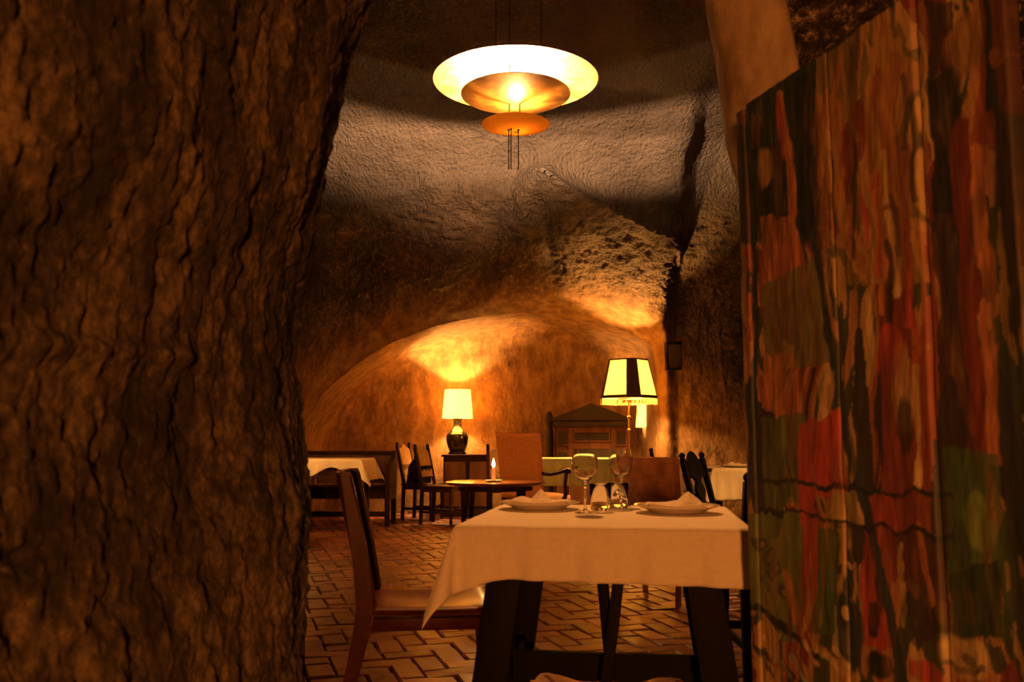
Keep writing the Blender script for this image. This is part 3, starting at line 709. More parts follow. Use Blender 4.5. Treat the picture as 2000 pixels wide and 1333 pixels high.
# ================================================================== TABLES WITH CLOTHS
def cloth_mesh(hx, hy, ox, oy, n=84, lift=None, seed=0, flare=0.10, crease=True, tip=1.0):
    """cloth over a table of half size hx,hy with overhang ox,oy; returns (n,n,3), top at z=0"""
    L = lambda h, o: np.concatenate([-h - o + o * np.linspace(0, 1, 16)[:-1], np.linspace(-h, h, n), h + o * np.linspace(0, 1, 16)[1:]])
    u, v = np.meshgrid(L(hx, ox), L(hy, oy), indexing='ij')
    a = np.maximum(np.abs(u) - hx, 0); b = np.maximum(np.abs(v) - hy, 0)
    X = np.clip(u, -hx, hx); Y = np.clip(v, -hy, hy); sx, sy = np.sign(u), np.sign(v)
    Z = np.zeros(u.shape)
    sidex = (a > 0) & (b == 0); sidey = (b > 0) & (a == 0); cor = (a > 0) & (b > 0)
    ph = seed * 1.7
    rip = lambda t: 0.010 * np.sin(t * 15 + ph) + 0.006 * np.sin(t * 31 + 2 * ph)
    lf = lift if lift else (lambda side, t: 1.0)
    for m_, d, h, t, ax in ((sidex, a, hx, Y / hy, 0), (sidey, b, hy, X / hx, 1)):
        s_ = (sx if ax == 0 else sy)
        k = np.vectorize(lf)(np.where(s_ > 0, ax * 2, ax * 2 + 1), t)
        dd = d * k
        edge = np.clip(np.abs(t) - 0.75, 0, 0.25) / 0.25
        out = 0.004 + dd * (flare * 0.35 + 0.25 * edge ** 2 * flare * 4) + rip(t) * dd / 0.2
        if ax == 0: X = np.where(m_, s_ * (hx + out), X)
        else: Y = np.where(m_, s_ * (hy + out), Y)
        Z = np.where(m_, -dd, Z)
    r = np.hypot(a, b); phi = np.arctan2(b, a)
    s2 = np.sin(2 * phi); al = np.radians(25) * np.sin(2 * phi) ** 0.7 * 1.0 + flare * 0.5
    az = np.radians(45) - np.radians(38) * np.cos(2 * phi)
    X = np.where(cor, sx * (hx + 0.004 + r * np.sin(al) * np.cos(az)), X); Y = np.where(cor, sy * (hy + 0.004 + r * np.sin(al) * np.sin(az)), Y)
    kx = np.vectorize(lf)(np.where(sx > 0, 0, 1), np.where(sy > 0, 1.0, -1.0)); ky = np.vectorize(lf)(np.where(sy > 0, 2, 3), np.where(sx > 0, 1.0, -1.0))
    Z = np.where(cor, -r * np.cos(al) * (1 + (tip - 1) * s2 + (kx - 1) * np.cos(phi) ** 2 + (ky - 1) * np.sin(phi) ** 2), Z)
    P = np.stack([X, Y, Z], -1)
    top = (a == 0) & (b == 0)
    p = P.reshape(-1, 3); P[..., 2] += np.where(top, (fbm(p * 6 + seed, 2) * 0.0015).reshape(u.shape), 0)
    P[..., 2] += np.where(top, -0.004 * np.clip(1 - np.minimum(hx - np.abs(u), hy - np.abs(v)) / 0.012, 0, 1) ** 2, 0)
    if crease:
        P[..., 1] -= np.where(sidey & (sy < 0), 0.006 * np.exp(-((u - 0.02) / 0.006) ** 2), 0); P[..., 2] += np.where(top, 0.0018 * np.exp(-((u - 0.02) / 0.006) ** 2), 0)
    return P
def add_cloth(P, label, group, loc, rot, mat='cloth'):
    o = gridmesh('tablecloth', P, mat); o.location = loc; o.rotation_euler = (0, 0, math.radians(rot)); tag(o, label, 'tablecloth', group)
    md = o.modifiers.new('thickness', 'SOLIDIFY'); md.thickness = 0.002; md.offset = 1
    return o

# front trestle table
TR, TC = -8.5, Vector((0.303, 2.90, 0))
tt = thing('trestle_table', 'black trestle table with carved stretcher nearest to the camera', 'table', TC, TR)
MB().box((0, 0, 0.728), (0.80, 0.80, 0.032), bev=0.006).build('tabletop', 'wood_black', tt)
for sx in (-1, 1):
    for sy in (-1, 1):
        xt, xb = sx * 0.262, sx * 0.362
        MB().bar((xb, sy * 0.335, 0.0), (xt, sy * 0.31, 0.712), 0.098, 0.06, 0.005).build('leg', 'wood_black', tt)
    MB().box((sx * 0.272, 0, 0.68), (0.07, 0.70, 0.06), bev=0.005).build('top_rail', 'wood_black', tt)
    MB().box((sx * 0.325, 0, 0.27), (0.05, 0.62, 0.075), bev=0.005).build('side_rail', 'wood_black', tt)
top = [(-0.31, 0.322), (0.31, 0.322)]
pb = [(0.31, 0.232), (0.235, 0.234), (0.232, 0.246), (0.22, 0.258), (0.19, 0.262), (0.15, 0.256), (0.10, 0.240), (0.05, 0.236), (0.0, 0.240), (-0.05, 0.236), (-0.10, 0.238), (-0.15, 0.252), (-0.19, 0.262), (-0.215, 0.258), (-0.228, 0.246), (-0.232, 0.234), (-0.31, 0.232)]
MB().prism(top + pb, 0.03, bev=0.003).build('carved_stretcher', 'wood_black', tt)
def loc_t(w): d = Vector(w) - TC; a = math.radians(-TR); return Vector((d.x * math.cos(a) - d.y * math.sin(a), d.x * math.sin(a) + d.y * math.cos(a), d.z))
a1, b1 = at(1209, 1125, 2.72), at(1184, 1333, 2.72); k = (0.712 - a1.z) / (a1.z - b1.z); a1 = a1 + (a1 - b1) * k; b1 = b1 + (b1 - a1) * (b1.z / (a1.z - b1.z))
MB().bar(loc_t(b1), loc_t(a1), 0.034, 0.03, 0.004).build('brace', 'wood_black', tt)
a2, b2 = at(1176, 1125, 2.78), at(1189, 1260, 2.80); k = (0.712 - a2.z) / (a2.z - b2.z); a2 = a2 + (a2 - b2) * k
b2 = b2 + (b2 - a2) * 0.12
MB().bar(loc_t(b2), loc_t(a2), 0.034, 0.026, 0.004).build('brace', 'wood_black', tt)
def lift_front(side, t):
    if side == 3: return 1.0 + 0.04 * t + 0.30 * max(0.0, (-t - 0.62) / 0.38) ** 1.6
    if side == 1: return 1.0 + 0.30 * max(0.0, (-t - 0.5) / 0.5) ** 1.5
    return 1.0
add_cloth(cloth_mesh(0.405, 0.405, 0.155, 0.150, lift=lift_front, seed=1, flare=0.09, tip=1.15), 'white linen cloth creased over the nearest trestle table', None, TC + Vector((0, 0, 0.7490)), TR)
ZT = 0.7540

# plates, napkins, glasses
def plate(label, x, y):
    o = MB().lathe([(0, 0.004), (0.075, 0.004), (0.085, 0.002), (0.088, 0.0), (0.083, 0.0), (0.0, 0.0015)][::-1] + [(0.075, 0.0075), (0.085, 0.010), (0.105, 0.018), (0.137, 0.0245), (0.138, 0.0215), (0.106, 0.0145), (0.088, 0.006), (0.088, 0.0)][:5] + [(0.106, 0.0145), (0.088, 0.004)], 64)
    o = o.build('plate', 'porcelain', None); o.location = (x, y, ZT); return tag(o, label, 'plate', 'dinner plates on the nearest table')
def plate_simple(label, x, y, R=0.138, z=ZT, h=0.024, grp='dinner plates on the nearest table', name='plate'):
    pr = [(0, 0.0), (R * 0.6, 0.0), (R * 0.64, 0.002), (R * 0.76, h * 0.5), (R * 0.985, h - 0.003), (R, h), (R * 0.985, h), (R * 0.76, h * 0.72), (R * 0.62, 0.006), (0, 0.005)]
    o = MB().lathe(pr, 64).build(name, 'porcelain', None, ang=60); o.location = (x, y, z); return tag(o, label, 'plate' if name == 'plate' else 'saucer', grp)
p1 = at(1053, 985, 3.10); p2 = at(1322, 985, 2.94)
plate_simple('white dinner plate holding a folded napkin, left of the wine glasses', p1.x, 3.10)
plate_simple('white dinner plate holding a folded napkin, right of the wine glasses', p2.x, 2.94)
def napkin(label, x, y, rot, peaks, rx, ry, z=ZT + 0.016):
    """folded napkin: a soft quilted sheet with ridges"""
    n = 44; u, v = np.meshgrid(np.linspace(-1, 1, n), np.linspace(-1, 1, n), indexing='ij')
    e = 1 - np.clip(np.maximum(np.abs(u), np.abs(v)), 0, 1) ** 6
    h = 0.006 + 0.004 * np.sin(u * 3 + v * 2)
    for (cu, cv, w1, w2, ht, an) in peaks:
        c, s = math.cos(an), math.sin(an); a = ((u - cu) * c + (v - cv) * s) / w1; b = (-(u - cu) * s + (v - cv) * c) / w2
        h = np.maximum(h, ht * np.clip(1 - np.abs(a), 0, 1) ** 0.8 * np.exp(-b * b))
    h = h * np.clip(e * 1.4, 0.25, 1)
    Xn = u * rx * (1 - 0.12 * v * v); Yn = v * ry * (1 - 0.1 * u * u)
    sk = np.hypot(u, v)
    topg = np.stack([Xn, Yn, h + 0.006 * sk ** 2], -1); bot = topg.copy(); bot[..., 2] = 0.0005 + 0.006 * sk ** 2
    # one closed sheet: top, then down to underside
    P = np.concatenate([bot[:1], topg, bot[-1:]], 0); e1 = P[:, :1].copy(); e1[..., 2] = 0.0005 + 0.004; e2 = P[:, -1:].copy(); e2[..., 2] = 0.0005 + 0.004
    P = np.concatenate([e1, P, e2], 1)
    o = gridmesh('napkin', P, 'napkin'); o.location = (x, y, z); o.rotation_euler = (0, 0, math.radians(rot)); return tag(o, label, 'napkin', 'folded napkins on the plates')
napkin('white napkin folded to a tall peak, on the left plate', p1.x + 0.0, 3.09, -6, [(0.05, 0.2, 0.40, 0.9, 0.050, 0.1), (-0.55, 0.0, 0.5, 0.7, 0.024, -0.5), (0.7, -0.2, 0.5, 0.6, 0.014, 0.4)], 0.105, 0.07)
napkin('white napkin folded with a rounded hump, on the right plate', p2.x - 0.005, 2.94, -6, [(0.42, 0.0, 0.55, 0.8, 0.050, 0.0), (0.0, 0.0, 0.9, 0.7, 0.022, 0.1)], 0.098, 0.065)
def wine_profile():
    out = [(0, 0.0), (0.034, 0.0), (0.0345, 0.0012), (0.02, 0.004), (0.007, 0.009), (0.0042, 0.018), (0.0038, 0.05), (0.0042, 0.075), (0.0065, 0.090), (0.012, 0.098), (0.024, 0.109), (0.034, 0.122), (0.0405, 0.138), (0.0425, 0.150), (0.042, 0.165), (0.0395, 0.183), (0.0368, 0.2005)]
    inn = [(0.0360, 0.2005), (0.0386, 0.183), (0.0410, 0.165), (0.0415, 0.150), (0.0395, 0.138), (0.0328, 0.1228), (0.0225, 0.1105), (0.010, 0.1015), (0, 0.0995)]
    return out + inn
def wine_glass(label, x, y, rot):
    g = MB().lathe(wine_profile(), 48).build('wine_glass', 'glass', None, ang=80); g.location = (x, y, ZT + 0.001); return tag(g, label, 'glass', 'wine glasses on the nearest table')
g1 = at(1143, 998, 2.90); g2 = at(1213, 990, 3.17)
wine_glass('empty stemmed wine glass beside the left napkin, nearer one', g1.x, 2.90, 0)
wine_glass('empty stemmed wine glass behind the water tumblers, farther right one', g2.x + 0.004, 3.19, 0)
def tumbler(label, x, y):
    pr = [(0, 0), (0.030, 0), (0.0325, 0.003), (0.0375, 0.086), (0.0368, 0.0865), (0.0360, 0.086), (0.0310, 0.010), (0, 0.008)]
    g = MB().lathe(pr, 48).build('tumbler', 'glass', None, ang=60); g.location = (x, y, ZT + 0.001); return tag(g, label, 'glass', 'water tumblers on the nearest table')
tumbler('straight clear water tumbler, left one of the pair', at(1173, 990, 2.99).x, 2.99)
tumbler('straight clear water tumbler, right one of the pair', at(1207, 985, 3.07).x, 3.07)

# ================================================================== LEATHER CHAIRS
def leather_chair(label, loc, rot, mat='leather_red'):
    t = thing('leather_chair', label, 'chair', loc, rot, 'leather side chairs')
    prof = [(-0.285, 0.0, 0.030), (-0.252, 0.18, 0.040), (-0.205, 0.40, 0.054), (-0.190, 0.47, 0.054), (-0.222, 0.66, 0.048), (-0.268, 0.868, 0.044), (-0.271, 0.885, 0.034)]
    for sy in (-1, 1):        # raked rear leg and stile in one
        L = [(x - w / 2, z) for x, z, w in prof]; R = [(x + w / 2, z) for x, z, w in prof]
        MB().prism(L + R[::-1], 0.036, Matrix.Translation((0, sy * 0.192, 0)), bev=0.009).build('leg', mat, t)
        MB().bar((0.205, sy * 0.185, 0.0), (0.190, sy * 0.188, 0.40), 0.030, 0.030, 0.006, taper=1.35).build('leg', mat, t)
    # slung back
    n = 20; V = []
    rows_ = []
    for z, x in ((0.50, -0.196), (0.58, -0.210), (0.68, -0.232), (0.78, -0.254), (0.85, -0.270), (0.878, -0.273), (0.884, -0.268)):
        rows_.append([(x - 0.020 * (1 - (2 * k / n - 1) ** 2), -0.176 + 0.352 * k / n, z) for k in range(n + 1)])
    P = np.array(rows_)
    back = P.copy(); back[..., 0] -= 0.020
    G = np.concatenate([P, back[::-1], P[:1]], 0)
    gridmesh('backrest', G, mat, t)
    # seat
    n = 24; u, v = np.meshgrid(np.linspace(-1, 1, n), np.linspace(-1, 1, n), indexing='ij')
    z = 0.462 - 0.018 * (1 - u * u) * (1 - v * v) - 0.016 * np.maximum(np.abs(u), np.abs(v)) ** 14
    Tp = np.stack([u * 0.208 + 0.008, v * 0.205, z], -1)
    lo = Tp.copy(); lo[..., 2] = 0.425
    G = np.concatenate([lo[:1], Tp, lo[-1:]], 0); e1 = G[:, :1].copy(); e1[..., 2] = 0.425; e2 = G[:, -1:].copy(); e2[..., 2] = 0.425
    gridmesh('seat', np.concatenate([e1, G, e2], 1), mat, t)
    for sy in (-1, 1): MB().box((0.0, sy * 0.188, 0.415), (0.37, 0.034, 0.055), bev=0.008).build('seat_rail', mat, t)
    MB().box((0.195, 0, 0.415), (0.032, 0.345, 0.055), bev=0.008).build('seat_rail', mat, t)
    MB().box((-0.190, 0, 0.415), (0.032, 0.345, 0.055), bev=0.008).build('seat_rail', mat, t)
    return t
lc = leather_chair('dark red leather chair drawn up to the left side of the nearest table', (-0.285, 3.11, 0), 6)
dup(lc, 'leather chair back peeping out from behind the near rock, beside the red chair', (-1.045, 3.557, 0), 110)
lc2 = leather_chair('brown leather chair with a broad curved back behind the wine glasses', (at(1290, 940, 5.75).x, 5.75, 0), 62, 'leather_brown')

# ================================================================== CARVED CHAIRS
def carved_chair(label, loc, rot, mat='wood_black', panel='wood_black', style='vase', h=0.89, w=0.40, grp='carved wooden chairs'):
    """faces +x"""
    t = thing('carved_chair', label, 'chair', loc, rot, grp)
    hw = w / 2
    zs = 0.45; lean = 0.10
    for sy in (-1, 1):
        MB().bar((-0.20, sy * (hw - 0.02), 0.0), (-0.185, sy * (hw - 0.02), zs), 0.038, 0.038, 0.005).build('leg', mat, t)
        post = MB().bar((-0.185, sy * (hw - 0.02), zs), (-0.185 - lean, sy * (hw - 0.02), h - 0.03), 0.036, 0.040, 0.006).build('back_post', mat, t)
        MB().lathe([(0, 0), (0.018, 0.0), (0.013, 0.006), (0.021, 0.020), (0.020, 0.032), (0.010, 0.044), (0, 0.046)], 14, (-0.185 - lean, sy * (hw - 0.02), h - 0.035)).build('finial', mat, post)
        MB().lathe([(0, 0), (0.016, 0), (0.02, 0.03), (0.014, 0.06), (0.023, 0.13), (0.016, 0.22), (0.022, 0.27), (0.021, 0.28), (0.021, 0.42), (0, 0.42)], 14, (0.185, sy * (hw - 0.02), 0.0)).build('leg', mat, t)
        MB().box((-0.005, sy * (hw - 0.02), 0.14), (0.36, 0.022, 0.03), bev=0.004).build('stretcher', mat, t)
    MB().box((0.0, 0, zs - 0.012), (0.43, w + 0.02, 0.026), bev=0.008).build('seat', mat, t)
    MB().box((0.0, 0, zs - 0.05), (0.38, w - 0.03, 0.05), bev=0.004).build('apron', mat, t)
    MB().box((0.185, 0, 0.16), (0.022, w - 0.06, 0.035), bev=0.004).build('stretcher', mat, t)
    sh = lambda z: -0.185 - lean * (z - zs) / (h - 0.03 - zs)
    iw = hw - 0.038
    def board(pts, name, m_):
        o = MB().prism(pts, 0.02, bev=0.003)
        for v in o.bm.verts:
            x, y, z = v.co; v.co = Vector((sh(z) + y, x, z))
        return o.build(name, m_, t)
    if style == 'vase':
        board([(-iw, h - 0.15), (-iw * 0.75, h - 0.075), (-iw * 0.62, h - 0.06), (-iw * 0.45, h - 0.012), (-iw * 0.2, h + 0.008), (0, h + 0.02), (iw * 0.2, h + 0.008), (iw * 0.45, h - 0.012), (iw * 0.62, h - 0.06), (iw * 0.75, h - 0.075), (iw, h - 0.15), (iw * 0.5, h - 0.165), (0, h - 0.15), (-iw * 0.5, h - 0.165)][::-1], 'crest_rail', panel)
        z0, z1 = zs + 0.10, h - 0.155
        vp = [(0.030, 0), (0.055, 0.06), (0.028, 0.14), (0.040, 0.25), (0.075, 0.42), (0.080, 0.55), (0.055, 0.70), (0.030, 0.80), (0.045, 0.90), (0.075, 1.0)]
        board([(-a, z0 + (z1 - z0) * b) for a, b in vp] + [(a, z0 + (z1 - z0) * b) for a, b in vp[::-1]], 'splat', panel)
        board([(-iw, zs + 0.055), (iw, zs + 0.055), (iw, zs + 0.105), (iw * 0.4, zs + 0.105), (0, zs + 0.125), (-iw * 0.4, zs + 0.105), (-iw, zs + 0.105)], 'lower_rail', panel)
    else:
        board([(-iw, zs + 0.23), (iw, zs + 0.23), (iw, h - 0.085), (iw * 0.7, h - 0.055), (iw * 0.45, h - 0.06), (iw * 0.2, h - 0.02), (-iw * 0.2, h - 0.02), (-iw * 0.45, h - 0.06), (-iw * 0.7, h - 0.055), (-iw, h - 0.085)], 'crest_panel', panel)
        board([(-iw, zs + 0.10), (iw, zs + 0.10), (iw, zs + 0.19), (iw * 0.55, zs + 0.15), (iw * 0.3, zs + 0.19), (0, zs + 0.15), (-iw * 0.3, zs + 0.19), (-iw * 0.55, zs + 0.15), (-iw, zs + 0.19)], 'lower_rail', panel)
    return t
carved_chair('black chair with a vase-shaped carved splat, turned towards the right-hand table', (1.49, 6.12, 0), -33)
carved_chair('black wooden chair half hidden by the painted door edge', (1.140, 3.965, 0), 90, h=0.845)
# two chairs by the lamp chest
ccA = carved_chair('dark chair with a pale carved crest and a black bag on its seat', (-1.12, 11.42, 0), -19, 'wood_dark', 'wood_pale', 'panel', h=0.95, w=0.38)
carved_chair('dark chair with a pale notched back panel beside the lamp chest', (-0.83, 10.85, 0), -19, 'wood_dark', 'wood_pale', 'panel', h=0.93, w=0.40)
carved_chair('turned chair post showing left of the orange armchair', (at(962, 900, 10.7).x + 0.12, 10.75, 0), -85, 'wood_dark', 'wood_pale', 'panel', h=0.93, w=0.36)
carved_chair('dark chair by the rock pier, its finial above the brown leather chair', (at(1292, 900, 8.8).x + 0.18, 8.75, 0), -9, 'wood_dark', 'wood_mid', 'panel', h=0.90, w=0.36)

# black bag on a chair
bg = thing('handbag', 'black shiny bag slumped on a dark chair', 'bag', (0, 0, 0))
def bag():
    n = 28; u, v = np.meshgrid(np.linspace(0, 1, n), np.linspace(0, 2 * np.pi, 33), indexing='ij')
    w = 0.135 * (1 - u ** 3.0) ** 0.5 * (1 - 0.12 * np.sin(v * 3)) + 0.004; d = 0.085 * (1 - u ** 2.4) ** 0.55 + 0.003
    P = np.stack([w * np.cos(v), d * np.sin(v), u * 0.235], -1); p = P.reshape(-1, 3)
    P += (fbm(p * 14, 3) * 0.012).reshape(P.shape[:2])[..., None]; P[..., 2] = np.maximum(P[..., 2], 0); return P
gridmesh('body', bag(), 'bag', bg)
MB().tube([(-0.09, 0.0, 0.17), (-0.06, 0.01, 0.25), (0, 0.015, 0.275), (0.06, 0.01, 0.25), (0.10, 0.0, 0.16)], 0.007, 8).build('handle', 'bag', bg)
MB().lathe([(0, 0), (0.016, 0.004), (0.012, 0.014), (0, 0.016)], 12, (0.11, -0.075, 0.07), Matrix.Rotation(math.radians(80), 3, 'X')).build('clasp', 'brass', bg)
bg.location = (-1.16, 11.40, 0.452); bg.rotation_euler = (0, 0, math.radians(-10)); bg.scale = (1.1, 1.1, 1.4)

# ================================================================== ROUND TABLE, CANDLE
rc = at(967, 939, 5.87); RT = 0.72; RR = 195 / F_PX * 5.87 / 2
rt = thing('round_table', 'small round polished wooden table carrying the lit candle', 'table', (rc.x, 5.87, 0))
MB().lathe([(0, RT - 0.022), (RR - 0.03, RT - 0.022), (RR - 0.008, RT - 0.016), (RR, RT - 0.008), (RR - 0.004, RT - 0.001), (RR - 0.012, RT), (0, RT)], 72).build('tabletop', 'wood_red', rt)
MB().lathe([(RR - 0.10, RT - 0.055), (RR - 0.085, RT - 0.055), (RR - 0.085, RT - 0.02), (RR - 0.10, RT - 0.02)], 48).build('apron', 'wood_dark', rt)
for k in range(4):
    a = math.radians(40 + 90 * k); c, s = math.cos(a), math.sin(a)
    MB().tube([((RR - 0.0925) * c, (RR - 0.0925) * s, RT - 0.022), ((RR - 0.07) * c, (RR - 0.07) * s, 0.4), ((RR - 0.045) * c, (RR - 0.045) * s, 0.0)], [0.017, 0.012, 0.008], 12).build('leg', 'wood_dark', rt)
cx_ = at(964, 937, 5.83).x
sc = plate_simple('small saucer under the lit candle on the round table', cx_, 5.80, 0.062, RT, 0.012, None, 'saucer')
cd_ = thing('candle', 'short lit white candle burning on a saucer', 'candle', (cx_, 5.80, RT + 0.0055))
MB().lathe([(0, 0), (0.0135, 0), (0.0130, 0.06), (0.0125, 0.082), (0.010, 0.085), (0.004, 0.081), (0, 0.080)], 20).build('wax_stick', 'wax', cd_)
MB().tube([(0, 0, 0.079), (0.0005, 0, 0.088)], 0.0012, 6).build('wick', 'iron', cd_)
MB().lathe([(0, 0.086), (0.007, 0.090), (0.0115, 0.100), (0.0115, 0.109), (0.0075, 0.125), (0.0030, 0.139), (0, 0.145)], 16).build('flame', 'flame', cd_)
point('candle_glow', (0, 0, 0.162), P_CANDLE, (1, 0.45, 0.12), 0.012, cd_)

# ================================================================== ORANGE ARMCHAIR
def armchair():
    YA = 8.9; c = at(1018, 940, YA)
    t = thing('armchair', 'orange upholstered armchair with curved wooden arms', 'armchair', (c.x + 0.14, YA + 0.18, 0), 57)
    # faces +x local ; back at x=-0.27
    n = 16; u, v = np.meshgrid(np.linspace(0, 1, n), np.linspace(-1, 1, n), indexing='ij')
    z = 0.42 + 0.63 * u; x = -0.235 - 0.085 * u ** 1.3; w = 0.225 + 0.018 * u
    Fp = np.stack([x + 0.028 * (1 - v ** 2) * np.sin(np.pi * np.clip(u, 0, 1)) + 0.03, v * w, z + 0.006 * v * v * u], -1)
    Bk = Fp.copy(); Bk[..., 0] = x - 0.035 - 0.006 * (1 - v * v)
    G = np.concatenate([Fp, Bk[::-1], Fp[:1]], 0)
    o = gridmesh('backrest', G, 'orange', t)
    for sv in (0, -1):     # side gussets
        side = np.stack([Fp[:, sv], Bk[:, sv]], 1); gridmesh('back_side', side, 'orange', t)
    n = 20; u, v = np.meshgrid(np.linspace(-1, 1, n), np.linspace(-1, 1, n), indexing='ij')
    zz_ = 0.435 + 0.030 * (1 - u ** 4) * (1 - v ** 4); Tp = np.stack([u * 0.255 + 0.02, v * 0.25, zz_], -1); lo = Tp.copy(); lo[..., 2] = 0.36
    G = np.concatenate([lo[:1], Tp, lo[-1:]], 0); e1 = G[:, :1].copy(); e1[..., 2] = 0.36; e2 = G[:, -1:].copy(); e2[..., 2] = 0.36
    gridmesh('seat', np.concatenate([e1, G, e2], 1), 'orange', t)
    MB().box((0.02, 0, 0.335), (0.50, 0.49, 0.05), bev=0.006).build('seat_frame', 'wood_dark', t)
    for sy in (-1, 1):
        y = sy * 0.265
        arm = MB().tube([(-0.26, y * 0.92, 0.665), (-0.16, y, 0.655), (-0.02, y * 1.04, 0.668), (0.12, y * 1.06, 0.690), (0.185, y * 1.06, 0.685), (0.205, y * 1.06, 0.660)], [0.018, 0.019, 0.02, 0.024, 0.026, 0.016], 12).build('arm', 'wood_dark', t)
        MB().tube([(0.11, y * 1.0, 0.36), (0.135, y * 1.03, 0.44), (0.115, y * 1.06, 0.54), (0.13, y * 1.06, 0.62), (0.15, y * 1.06, 0.685)], [0.022, 0.02, 0.017, 0.017, 0.02], 12).build('arm_post', 'wood_dark', arm)
        MB().tube([(0.245, sy * 0.225, 0.36), (0.262, sy * 0.23, 0.22), (0.25, sy * 0.228, 0.10), (0.262, sy * 0.232, 0.0)], [0.028, 0.024, 0.017, 0.019], 12).build('leg', 'wood_dark', t)
        MB().bar((-0.30, sy * 0.215, 0.0), (-0.235, sy * 0.215, 0.42), 0.034, 0.034, 0.005).build('leg', 'wood_dark', t)
    return t
armchair()

# ================================================================== OTHER CLOTHED TABLES
def simple_table(label, loc, rot, hx, hy, H, mat='wood_dark'):
    t = thing('dining_table', label, 'table', loc, rot, 'cloth-covered dining tables')
    MB().box((0, 0, H - 0.016), (2 * hx, 2 * hy, 0.03), bev=0.006).build('tabletop', mat, t)
    for sx in (-1, 1):
        for sy in (-1, 1): MB().bar((sx * (hx - 0.06), sy * (hy - 0.06), 0), (sx * (hx - 0.06), sy * (hy - 0.06), H - 0.03), 0.055, 0.055, 0.005).build('leg', mat, t)
        MB().box((sx * (hx - 0.06), 0, H - 0.07), (0.025, 2 * hy - 0.16, 0.07), bev=0.003).build('apron', mat, t)
    for sy in (-1, 1): MB().box((0, sy * (hy - 0.06), H - 0.07), (2 * hx - 0.16, 0.025, 0.07), bev=0.003).build('apron', mat, t)
    return t
G_CL = 'cloths on the farther dining tables'
# left
LT = Vector((at(706, 895, 9.4).x - 0.47, 9.85, 0)); HT = 0.785
simple_table('wooden table under the cloth that hangs behind the red leather chair', LT, 0, 0.46, 0.44, HT)
def lift_l(side, t): return 1.0 - (0.62 * math.exp(-((t - 0.35) / 0.42) ** 2) if side == 3 else 0)
add_cloth(cloth_mesh(0.465, 0.445, 0.24, 0.22, lift=lift_l, seed=4, crease=False), 'white cloth with a lifted hem on the far left table', G_CL, LT + Vector((0, 0, HT + 0.001)), 0)
# centre
CT = Vector((at(1118, 895, 9.9).x, 10.15, 0))
simple_table('wooden table under the pale green cloth behind the orange armchair', CT, -6, 0.44, 0.42, HT, 'wood_mid')
add_cloth(cloth_mesh(0.445, 0.425, 0.29, 0.29, seed=6, crease=False, flare=0.12), 'pale green cloth on the table behind the orange armchair', G_CL, CT + Vector((0, 0, HT + 0.001)), -6, 'cloth_green')
# right
RTb = Vector((at(1384, 910, 6.9).x + 0.52, 7.35, 0)); HR = 0.77
simple_table('wooden table under the cloth at the right, beyond the painted door', RTb, 0, 0.50, 0.45, HR)
add_cloth(cloth_mesh(0.505, 0.455, 0.22, 0.24, seed=9, crease=False), 'white cloth on the right-hand table beyond the painted door', G_CL, RTb + Vector((0, 0, HR + 0.002)), 2)
zr = HR + 0.004
pq = at(1435, 910, 7.0)
plate_simple('white plate with a napkin on the right-hand table', pq.x + 0.02, 7.05, 0.125, zr, 0.02, None)
napkin('rolled napkin on the plate of the right-hand table', pq.x + 0.02, 7.05, 8, [(0.2, 0, 0.8, 0.7, 0.022, 0.0), (-0.3, 0.1, 0.6, 0.6, 0.03, 0.0)], 0.09, 0.055, zr + 0.014)
pm = MB().box((0, 0, 0.002), (0.20, 0.28, 0.003), bev=0.001).build('menu_card', 'paper', None); pm.location = (RTb.x - 0.40, 7.12, zr + 0.0005); pm.rotation_euler = (0, 0, 0.2)
tag(pm, 'cream menu card lying on the right-hand table', 'menu')

# ================================================================== SETTLE, CHEST, PEDIMENT CABINET
def settle():
    x1 = at(772, 900, 10.9).x; t = thing('wooden_settle', 'long dark wooden settle against the cave wall at the left', 'bench', (x1 - 0.75, 10.78, 0))
    L = 1.5; mt = 'wood_dark'
    for sx in (-1, 1):
        x = sx * (L / 2 - 0.03)
        e = MB().prism([(-0.33, 0.0), (-0.26, 0.0), (-0.26, 0.30), (0.20, 0.30), (0.20, 0.0), (0.29, 0.0), (0.30, 0.55), (0.31, 0.84), (0.24, 0.86), (0.16, 0.78), (-0.20, 0.70), (-0.30, 0.72), (-0.34, 0.66)], 0.055, bev=0.006)
        for v in e.bm.verts: v.co = Vector((x + v.co.y, v.co.x, v.co.z))
        e.build('end_panel', mt, t)
    MB().box((0, -0.02, 0.43), (L - 0.115, 0.50, 0.04), bev=0.006).build('seat', mt, t)
    MB().box((0, -0.23, 0.36), (L - 0.115, 0.03, 0.10), bev=0.004).build('front_rail', mt, t)
    MB().box((0, 0.25, 0.83), (L - 0.115, 0.045, 0.05), bev=0.006).build('top_rail', mt, t)
    for k in range(3):
        MB().box((-0.46 + 0.46 * k, 0.255, 0.63), (0.44, 0.025, 0.345), bev=0.008).build('back_panel', 'wood_mid', t)
    MB().box((0, -0.18, 0.13), (L - 0.115, 0.03, 0.06), bev=0.004).build('stretcher', mt, t)
settle()
